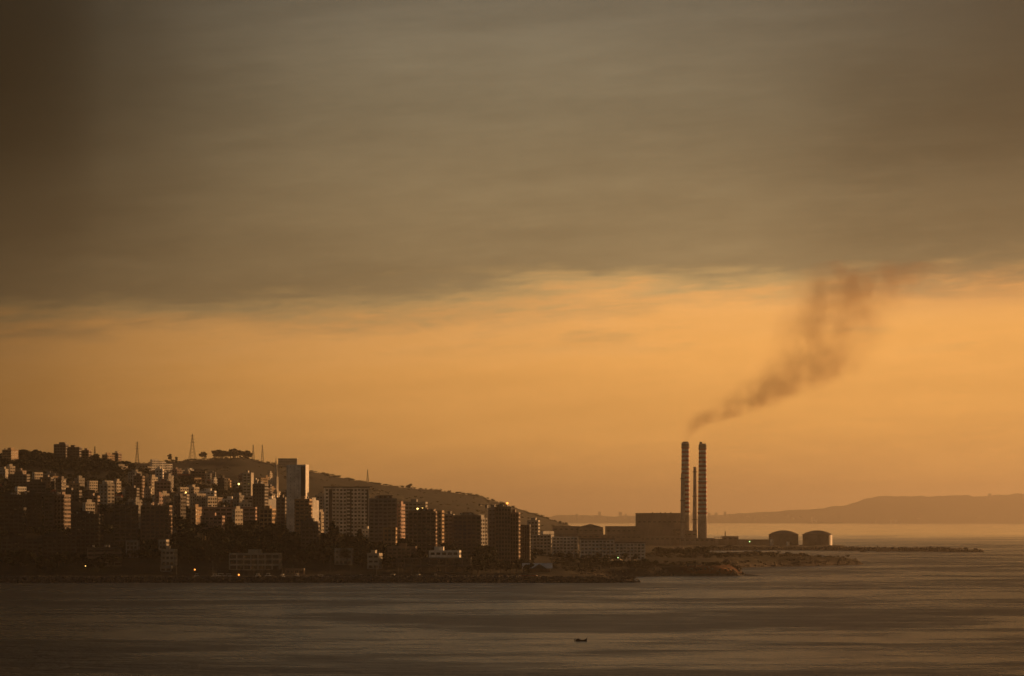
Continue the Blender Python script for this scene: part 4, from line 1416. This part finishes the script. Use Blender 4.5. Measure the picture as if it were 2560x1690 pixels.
def strip(name, pts, width, z, m, seed):
    V, Fc = [], []
    r_ = random.Random(seed)
    dense = []
    for (a, b) in zip(pts[:-1], pts[1:]):
        for k in range(24):
            t = k / 24
            dense.append((a[0] + (b[0] - a[0]) * t, a[1] + (b[1] - a[1]) * t))
    for k, (p, d) in enumerate(dense):
        x = wx(p, d)
        j = r_.uniform(.1, 1) * width
        y = d + 2.5 * mnoise.noise(Vector((x * .05, seed, 0)))
        V += [(x, y - j, z), (x, y + j, z)]
        if k and r_.random() < .78:
            b = 2 * k
            Fc.append((b - 2, b, b + 1, b - 1))
    return np.array(V), np.array(Fc)


sv, sf = [], []
off = 0
for sd, (pts, wd_) in enumerate(((((1500, 2775), (1560, 2795), (1660, 2815), (1700, 2848)), 2.2), (((1700, 2846), (1780, 2838), (1870, 2850)), 1.2), (((1900, 3380), (2050, 3450), (2170, 3525)), 2.0), (((1600, 2548), (1560, 2543), (1380, 2543)), .7),
                                 (((1880, 3395), (1930, 3385)), 3.0), (((1730, 5090), (1830, 5130), (1900, 5160)), 5.0), (((2010, 2990), (2070, 2990)), 1.0))):
    V, Fc = strip("s", pts, wd_, .05, FOAM, sd + 3)
    sv.append(V)
    sf.append(Fc + off)
    off += len(V)
tag(link("surf", np_mesh("surf", np.concatenate(sv), np.concatenate(sf), FOAM)), "broken white surf along the beach and rocks", "surf", kind='stuff')
# reef spit off the red bluff
rf = []
VV, FF = [], []
for k in range(160):
    t = k / 160
    boulder(VV, FF, wx(1862 + 28 * t, 2880) + rng.uniform(-1, 1), 2868 + rng.uniform(-5, 5), .2 * (1 - t), rng.uniform(.6, 1.1) * (1 - .5 * t))
tag(link("reef_rocks", np_mesh("reef_rocks", np.array(VV), np.array(FF), ROCKM)), "thin spit of dark rocks off the red bluff", "rocks", kind='stuff')

# ------------------------------------------------------------------ boats
HULLW = mat('white gelcoat', (.62, .60, .56), rough=.35)
HULLD = mat('dark hull', (.05, .045, .04), rough=.6)
ALU = mat('mast alloy', (.20, .18, .16), rough=.6)


def hull(L, B, Fb, m, name, parent, sheer=.35):
    V, Fc = [], []
    st = 9
    for k in range(st):
        t = k / (st - 1)
        x = -L / 2 + L * t
        bw2 = B / 2 * (0.8 + .2 * math.sin(math.pi * min(t * 1.4, 1))) * (1 - max(0, (t - .5) / .5) ** 2.2) + .02
        zt_ = Fb * (1 + sheer * t * t)
        V += [(x, -bw2, zt_), (x, -bw2 * .75, -.3), (x, 0, -.5), (x, bw2 * .75, -.3), (x, bw2, zt_)]
    for k in range(st - 1):
        a, b = 5 * k, 5 * k + 5
        for i in range(4):
            Fc.append((a + i, a + i + 1, b + i + 1, b + i))
        Fc.append((a + 4, a, b, b + 4))
    m_ = MB()
    m_.poly(V, Fc + [(0, 4, 3, 2, 1)])
    return m_.build(name, m, parent)


def sailboat(px_, D, L, mast, label, group=None, z=0.0):
    o = empty("sailing_yacht", (wx(px_, D), D, z), rng.uniform(-.5, .5) + rng.choice((0, math.pi)))
    tag(o, label, "boat", group)
    hull(L, L * .3, 1.1, HULLW, "hull", o)
    MB().poly([(-L * .22, -.9, 1.1), (L * .2, -.7, 1.2), (L * .2, .7, 1.2), (-L * .22, .9, 1.1), (-L * .2, -.7, 1.8), (L * .1, -.5, 1.7), (L * .1, .5, 1.7), (-L * .2, .7, 1.8)],
              [(0, 1, 5, 4), (1, 2, 6, 5), (2, 3, 7, 6), (3, 0, 4, 7), (4, 5, 6, 7)]).build("cabin", HULLW, o)
    MB().bar((L * .08, 0, 1), (L * .08, 0, mast), .07, 6).build("mast", ALU, o)
    MB().bar((L * .08, 0, 2.2), (-L * .36, 0, 2.3), .12, 6).build("boom", HULLD, o)
    MB().bar((L * .48, 0, 1.4), (L * .08, 0, mast - .2), .03, 3).bar((-L * .48, 0, 1.1), (L * .08, 0, mast - .1), .03, 3).bar((L * .08, -1, mast * .6), (L * .08, 1, mast * .6), .04, 3).build("rigging", ALU, o)


def motorboat(px_, D, L, label, group=None, z=0.0, tall=1.0):
    o = empty("motor_yacht", (wx(px_, D), D, z), rng.uniform(-.35, .35) + rng.choice((0, math.pi)))
    tag(o, label, "boat", group)
    hull(L, L * .3, 1.6 * tall, HULLW, "hull", o, .5)
    a = L
    MB().poly([(-a * .34, -a * .12, 1.6 * tall), (a * .16, -a * .1, 1.8 * tall), (a * .16, a * .1, 1.8 * tall), (-a * .34, a * .12, 1.6 * tall), (-a * .3, -a * .1, 3.0 * tall), (a * .02, -a * .08, 3.0 * tall), (a * .02, a * .08, 3.0 * tall), (-a * .3, a * .1, 3.0 * tall)],
              [(0, 1, 5, 4), (1, 2, 6, 5), (2, 3, 7, 6), (3, 0, 4, 7), (4, 5, 6, 7)]).build("cabin", HULLW, o)
    MB().box(-a * .26, -a * .125, 2.15 * tall, a * .06, a * .125, 2.6 * tall).build("windscreen", GLASS, o)
    MB().box(-a * .24, -a * .09, 3.9 * tall, -a * .02, a * .09, 4.05 * tall).bar((-a * .22, -a * .08, 3 * tall), (-a * .2, -a * .08, 3.9 * tall), .06).bar((-a * .22, a * .08, 3 * tall), (-a * .2, a * .08, 3.9 * tall), .06).bar((-a * .04, -a * .08, 3 * tall), (-a * .05, -a * .08, 3.9 * tall), .06).bar((-a * .04, a * .08, 3 * tall), (-a * .05, a * .08, 3.9 * tall), .06).build("flybridge", HULLW, o)
    MB().bar((-a * .12, 0, 4 * tall), (-a * .14, 0, 5.6 * tall), .05).build("aerial", ALU, o)


for k, px_ in enumerate((446, 529, 541, 604, 639, 660, 711, 735, 768, 826, 872, 938, 990, 1034)):
    sailboat(px_ + rng.uniform(-3, 3), rng.uniform(2590, 2625), rng.uniform(9, 13), rng.uniform(10, 19), "moored sailing yacht with a bare mast in the marina row", "sailing yachts moored in the marina")
motorboat(560, 2592, 17, "largest white motor yacht in the marina, left of the white villa's middle", tall=1.35)
motorboat(578, 2604, 14, "white motor yacht moored directly right of the largest one", tall=1.25)
motorboat(542, 2612, 11, "small white motor yacht left of the largest one", tall=1.2)
motorboat(640, 2596, 10, "white motor boat below the left part of the white villa", tall=1.3)
motorboat(676, 2600, 12, "white motor boat below the right end of the white villa", tall=1.35)
motorboat(710, 2598, 9, "small white motor boat by the clubhouse's left end", tall=1.2)
motorboat(746, 2604, 10, "white motor boat in front of the clubhouse's right end", tall=1.25)
motorboat(793, 2594, 16, "long low white motor yacht right of the clubhouse", tall=1.1)
motorboat(850, 2600, 10, "white motor boat in the middle of the right marina basin", tall=1.15)
motorboat(898, 2600, 9, "small white boat near the right basin's middle berth", tall=1.1)
motorboat(988, 2600, 13, "broad white motor yacht under the brownish flats", tall=1.2)
motorboat(1040, 2590, 12, "white motor yacht at the right end of the moored row", tall=1.2)
motorboat(1092, 2584, 7, "smallest bright boat at the breakwater's inner corner", tall=1.3)
motorboat(496, 2600, 9, "white boat at the left end of the marina under the orange lamp", tall=1.3)

# fishing boat in the open water
D = 1322
fb_ = empty("fishing_boat", (wx(1453, D), D, 0), 0)
tag(fb_, "small dark open fishing boat with a raised prow alone on the water", "boat")
L = 3.9
V, Fc = [], []
for k in range(11):
    t = k / 10
    x = -L / 2 + L * t
    bw2 = .78 * (math.sin(math.pi * (.18 + .8 * t)) ** .6 if t < .99 else .03) + .02
    zt_ = .42 + .12 * (1 - t) + (.75 * max(0, (t - .72) / .28) ** 1.8)
    V += [(x, -bw2, zt_), (x, -bw2 * .7, -.15), (x, 0, -.25), (x, bw2 * .7, -.15), (x, bw2, zt_), (x, bw2 * .85, zt_ - .05), (x, bw2 * .6, .12), (x, -bw2 * .6, .12), (x, -bw2 * .85, zt_ - .05)]
for k in range(10):
    a, b = 9 * k, 9 * k + 9
    for i in range(9):
        j = (i + 1) % 9
        Fc.append((a + i, a + j, b + j, b + i))
MB().poly(V, Fc + [tuple(range(9)), tuple(reversed(range(90, 99)))]).build("hull", HULLD, fb_)
MB().poly([(-1.7, -.5, .3), (-.1, -.45, .3), (-.1, .45, .3), (-1.7, .5, .3), (-1.6, -.4, .95), (-.5, -.36, .82), (-.5, .36, .82), (-1.6, .4, .95)], [(0, 1, 5, 4), (1, 2, 6, 5), (2, 3, 7, 6), (3, 0, 4, 7), (4, 5, 6, 7)]).build("engine_housing", HULLD, fb_)
MB().box(.3, -.6, .38, .5, .6, .44).build("thwart", HULLD, fb_)
MB().box(-.2 + 1.1, -.6, .38, 1.1, .6, .44).build("thwart", HULLD, fb_)
MB().bar((2.02, 0, .8), (2.12, 0, 1.35), .07).build("stem_post", HULLD, fb_)
MB().box(-2.35, -.15, -.1, -2.1, .15, .9).build("outboard_motor", HULLD, fb_)

# boat off the far breakwater, and a long ship under the far shore
D = 4930
sb = empty("workboat", (wx(2157, D), D, 0), R(8))
tag(sb, "small dark workboat with a mast just off the far breakwater", "boat")
hull(8, 2.6, 1.2, HULLD, "hull", sb)
MB().box(-2.6, -.9, 1.2, .2, .9, 3.2).build("wheelhouse", WALLS['brown'], sb)
MB().bar((1.2, 0, 1), (2.4, 0, 6.5), .1).build("mast", ALU, sb)
D = 36000
sh = empty("cargo_ship", (wx(2062, D), D, 0), R(3))
tag(sh, "long low ship barely seen under the far shore", "ship")
hull(340, 40, 12, WALLS['dark'], "hull", sh, .2)
MB().box(-110, -12, 9, -88, 12, 26).build("bridge", WALLS['grey'], sh)
for k in range(4):
    MB().box(-70 + 42 * k, -11, 9.5, -36 + 42 * k, 11, 13).build("hatch", WALLS['grey'], sh)
for px_, w_, yt, lab in ((2189, 4, 1300, "leftmost faint silo on the far shore"), (2227, 4, 1300, "short bright silo on the far shore left of the tallest"), (2240.5, 5.5, 1297, "tallest bright silo on the far shore"), (2036, 13, 1299, "pale wide store on the far shore above the long ship")):
    D = 39950
    rd = w_ / 2 / F * D
    so = empty("silo", (wx(px_, D), D, 1), 0)
    tag(so, lab, "silo")
    hs = wz(yt, D)
    if w_ < 10:
        MB().cyl(0, 0, -2, hs, rd, n=20).build("shell", WALLS['white'], so)
        MB().cyl(0, 0, hs + .01, hs + 5, rd, .5, n=20).build("roof", WALLS['grey'], so)
    else:
        MB().box(-rd, -15, -2, rd, 15, hs).build("shell", WALLS['white'], so)
        MB().gable(-rd - 1, -16, rd + 1, 16, hs + .1, hs + 5).build("roof", WALLS['grey'], so)
# faint town on the far shore
for k in range(60):
    px_ = 1420 + 1140 * (k + rng.random()) / 60
    D = 40000 + rng.uniform(300, 2300)
    x = wx(px_, D)
    zg = 20 + (D - 40000) * .03
    b_ = MB().box(-rng.uniform(8, 22), -10, -30, rng.uniform(8, 22), 10, rng.uniform(15, 45))
    o = b_.build("distant_block", WALLS['pale'])
    o.location = (x, D, zg)
    tag(o, "faint building on the hazy far shore", "building", "faint blocks of the far shore town")
ylv = [(2474, 18, 36, "faint tall block on the skyline of the far hill"), (2516, 26, 22, "faint broad block at the far hill's right top"), (2494, 14, 20, "faint small block between two others on the far hill top")]
for px_, hw_, hh_, lab in ylv:
    D = 42600
    o = MB().box(-hw_, -12, -60, hw_, 12, hh_).build("distant_block", WALLS['grey'])
    o.location = (wx(px_, D), D, (HY - 1241) / F * D + H - 4)
    tag(o, lab, "building")

# ------------------------------------------------------------------ lamps, and sun glints on the slope made as glowing globes
LY = emis('sodium lamp and glint', (1.0, .62, .16), 9.0)
LO = emis('orange lamp', (1.0, .30, .05), 3.0)
LG = emis('greenish lamp', (.6, 1.0, .35), 2.5)
for (px_, py_, D, rr_, m_, lab) in ((248, 1413, 2690, .75, LY, "brighter right lamp of the pair on the left waterfront"), (214, 1414, 2690, .5, LY, "dimmer left lamp of the pair on the left waterfront"), (117, 1445, 2650, .5, LO, "dull orange lamp low at the far left quay"),
                                  (145, 1451, 2590, .32, LO, "tiny orange light at the water's edge, far left"), (487, 1424, 2650, .55, LO, "orange lamp above the left end of the marina"), (597, 1210, 3880, .95, LY, "globe for a sun glint on the mid slope left of the slim pale tower"),
                                  (464, 1231, 3540, .8, LY, "globe for a sun glint on the long lit house"), (1044, 1272, 3335, .85, LY, "left one of the twin sun glint globes behind the lit stair column block"), (1056, 1272, 3335, .85, LY, "right one of the twin sun glint globes behind the lit stair column block"),
                                  (597, 1437, 2640, .6, LO, "dull orange light at the stern of the marina's yachts"), (1545, 1394, 3060, .4, LG, "small greenish white light below the rightmost terrace"), (1874, 1354, 5500, .8, LG, "greenish point of light on the shed row by the tanks"),
                                  (1268, 1258, 2900, .9, LO, "orange glow on the roof of the ribbed block")):
    z = wz(py_, D)
    x = wx(px_, D)
    g = gz(x, D)
    lp = empty("lamp_and_glint", (x, D, min(g, z - 2)))
    tag(lp, lab, "lamp")
    zz = z - lp.location.z
    MB().cyl(0, 0, -1, zz - rr_ * .8, .12, .08, 6).build("pole", STEEL, lp)
    MB().lathe([(.01, zz - rr_), (rr_ * .7, zz - rr_ * .7), (rr_, zz), (rr_ * .7, zz + rr_ * .7), (.01, zz + rr_)], 12).build("globe", m_, lp)
    MB().cyl(0, 0, zz + rr_ * .9, zz + rr_ * 1.15, rr_ * .8, rr_ * .3, 10).build("hood", STEEL, lp)

# cars parked along the quay behind the breakwater
CAR = [mat('car paint %d' % k, c, rough=.35) for k, c in enumerate(((.5, .48, .45), (.12, .11, .1), (.3, .06, .04), (.25, .26, .28)))]


def car_meshes(m):
    body = MB().poly([(-2.1, -.85, .35), (2.1, -.85, .35), (2.1, .85, .35), (-2.1, .85, .35), (-2.15, -.85, .85), (2.1, -.82, .78), (2.1, .82, .78), (-2.15, .85, .85)],
                     [(0, 3, 2, 1), (0, 1, 5, 4), (1, 2, 6, 5), (2, 3, 7, 6), (3, 0, 4, 7), (4, 5, 6, 7)]).mesh("body", m)
    cab = MB().poly([(-1.7, -.78, .83), (1.0, -.76, .81), (1.0, .76, .81), (-1.7, .78, .83), (-1.2, -.62, 1.4), (.35, -.62, 1.4), (.35, .62, 1.4), (-1.2, .62, 1.4)],
                    [(0, 1, 5, 4), (1, 2, 6, 5), (2, 3, 7, 6), (3, 0, 4, 7), (4, 5, 6, 7)]).mesh("cabin", GLASS)
    return body, cab


wheel = MB()
for k in range(10):
    a = 2 * math.pi * k / 10
    wheel.v += [(.33 * math.cos(a), -.1, .33 * math.sin(a)), (.33 * math.cos(a), .1, .33 * math.sin(a))]
for k in range(10):
    j = (k + 1) % 10
    wheel.f.append((2 * k, 2 * k + 1, 2 * j + 1, 2 * j))
wheel.f += [tuple(2 * k for k in range(10)), tuple(2 * k + 1 for k in reversed(range(10)))]
wm = wheel.mesh("wheel", HULLD)
cms = [car_meshes(m) for m in CAR]
for k in range(46):
    px_ = 800 + 540 * (k + rng.uniform(.1, .8)) / 46
    D = 2566 + rng.uniform(-1, 1) if px_ > 1120 else 2556 + rng.uniform(-1, 1)
    x = wx(px_, D)
    z = 3.42 if px_ < 1120 else max(gz(x, D), 3.42)
    c = empty("parked_car", (x, D, z), rng.uniform(-.3, .3))
    tag(c, "small car parked on the crest road of the breakwater", "car", "cars parked along the breakwater road")
    b_, cb = rng.choice(cms)
    link("body", b_, c)
    link("cabin", cb, c)
    for sx in (-1.3, 1.3):
        for sy in (-.8, .8):
            link("wheel", wm, c, (sx, sy, .33))

# ------------------------------------------------------------------ smoke from the left chimney
sm_px = [(1715, 1104), (1733, 1072), (1764, 1052), (1806, 1034), (1862, 1008), (1925, 980), (1985, 950), (2035, 912), (2065, 865), (2085, 812), (2108, 760), (2140, 716), (2182, 682), (2235, 652)]
sm_r = [5, 13, 23, 33, 44, 56, 70, 84, 92, 96, 100, 106, 114, 112]
hr_ = [8, 26, 50, 76, 98, 116, 130, 142, 148, 150, 158, 174, 200, 215]
cxs = [wx(p, 5700) for p, y in sm_px]
czs = [wz(y, 5700) for p, y in sm_px]
z_lo, z_hi = czs[0], 436.0
czs[-1] = min(czs[-1], z_hi)
V, Fc = [], []
nn = 20
ox_, oz_ = cxs[0], czs[0]
for k in range(len(cxs)):
    r_ = sm_r[k] / F * 5700 * 1.75
    for i in range(nn):
        a = 2 * math.pi * i / nn
        V.append((cxs[k] - ox_ + hr_[k] / F * 5700 * 1.5 * math.cos(a), r_ * 1.0 * math.sin(a), czs[k] - oz_))
for k in range(len(cxs) - 1):
    for i in range(nn):
        j = (i + 1) % nn
        Fc.append((k * nn + i, k * nn + j, (k + 1) * nn + j, (k + 1) * nn + i))
b_ = MB().poly(V, Fc + [tuple(range(nn - 1, -1, -1)), tuple((len(cxs) - 1) * nn + i for i in range(nn))])
smm = bpy.data.materials.new("smoke")
smm.use_nodes = True
t = NT(smm.node_tree)
t.n.clear()
tcs = t.new("ShaderNodeTexCoord")
nz = t.new("ShaderNodeTexNoise")
t.l.new(tcs.outputs['Object'], nz.inputs['Vector'])
nz.inputs['Scale'].default_value = .016
nz.inputs['Detail'].default_value = 4.0
off_ = t.new("ShaderNodeVectorMath", operation='MULTIPLY_ADD')
t.l.new(nz.outputs['Color'], off_.inputs[0])
off_.inputs[1].default_value = (34, 34, 34)
off_.inputs[2].default_value = (-17, -17, -17)
amt = t.new("ShaderNodeVectorMath", operation='SCALE')
sepo = t.new("ShaderNodeSeparateXYZ")
t.l.new(tcs.outputs['Object'], sepo.inputs[0])
t.l.new(off_.outputs[0], amt.inputs[0])
t.put(amt.inputs['Scale'], t.mapr(sepo.outputs[2], 0, 130, .06, 1.5))
ps = t.new("ShaderNodeVectorMath", operation='ADD')
t.l.new(tcs.outputs['Object'], ps.inputs[0])
t.l.new(amt.outputs[0], ps.inputs[1])
sp_ = t.new("ShaderNodeSeparateXYZ")
t.l.new(ps.outputs[0], sp_.inputs[0])
zt_tot = czs[-1] - oz_
zn = t.math('DIVIDE', sp_.outputs[2], zt_tot, clamp=True)


def fcv(pts, val, tree=t):
    n = tree.new("ShaderNodeFloatCurve")
    c = n.mapping.curves[0]
    while len(c.points) < len(pts):
        c.points.new(.5, .5)
    for p, (a, b) in zip(c.points, pts):
        p.location = (a, b)
        p.handle_type = 'AUTO_CLAMPED'
    n.mapping.update()
    tree.put(n.inputs['Value'], val)
    return n.outputs[0]


XS = max(cxs) - ox_
cen = t.math('MULTIPLY', fcv([((z - oz_) / zt_tot, (x - ox_) / XS) for x, z in zip(cxs, czs)], zn), XS)
RM = max(sm_r) / F * 5700
rad = t.math('MULTIPLY', fcv([((z - oz_) / zt_tot, sr / max(sm_r)) for z, sr in zip(czs, sm_r)], zn), RM)
radx = t.math('MULTIPLY', fcv([((z - oz_) / zt_tot, sr / max(hr_)) for z, sr in zip(czs, hr_)], zn), max(hr_) / F * 5700)
dx = t.math('DIVIDE', t.math('SUBTRACT', sp_.outputs[0], cen), radx)
dy = t.math('DIVIDE', sp_.outputs[1], rad)
dd_ = t.math('SQRT', t.math('ADD', t.math('MULTIPLY', dx, dx), t.math('MULTIPLY', dy, dy)))
shape = t.mapr(dd_, .2, 1.15, 1, 0)
tex = t.noise(tcs.outputs['Object'], .03, 5.0, .6)
cl = t.mapr(tex, .36, .62, .20, 1)
fade = fcv([(0, .9), (.05, 1.0), (.2, .62), (.35, .38), (.55, .24), (.72, .30), (.84, .32), (.94, .2), (1, 0)], zn)
dens = t.math('MULTIPLY', t.math('MULTIPLY', shape, cl), t.math('MULTIPLY', fade, .05))
pvs = t.new("ShaderNodeVolumePrincipled")
pvs.inputs['Color'].default_value = (.42, .27, .19, 1)
pvs.inputs['Anisotropy'].default_value = .3
t.l.new(dens, pvs.inputs['Density'])
oo = t.new("ShaderNodeOutputMaterial")
t.l.new(pvs.outputs[0], oo.inputs['Volume'])
smo = b_.build("smoke", smm, loc=(ox_, 5700, oz_))
tag(smo, "brown smoke plume drifting right from the left banded chimney", "smoke", kind='stuff')
smm.cycles.volume_step_rate = .6
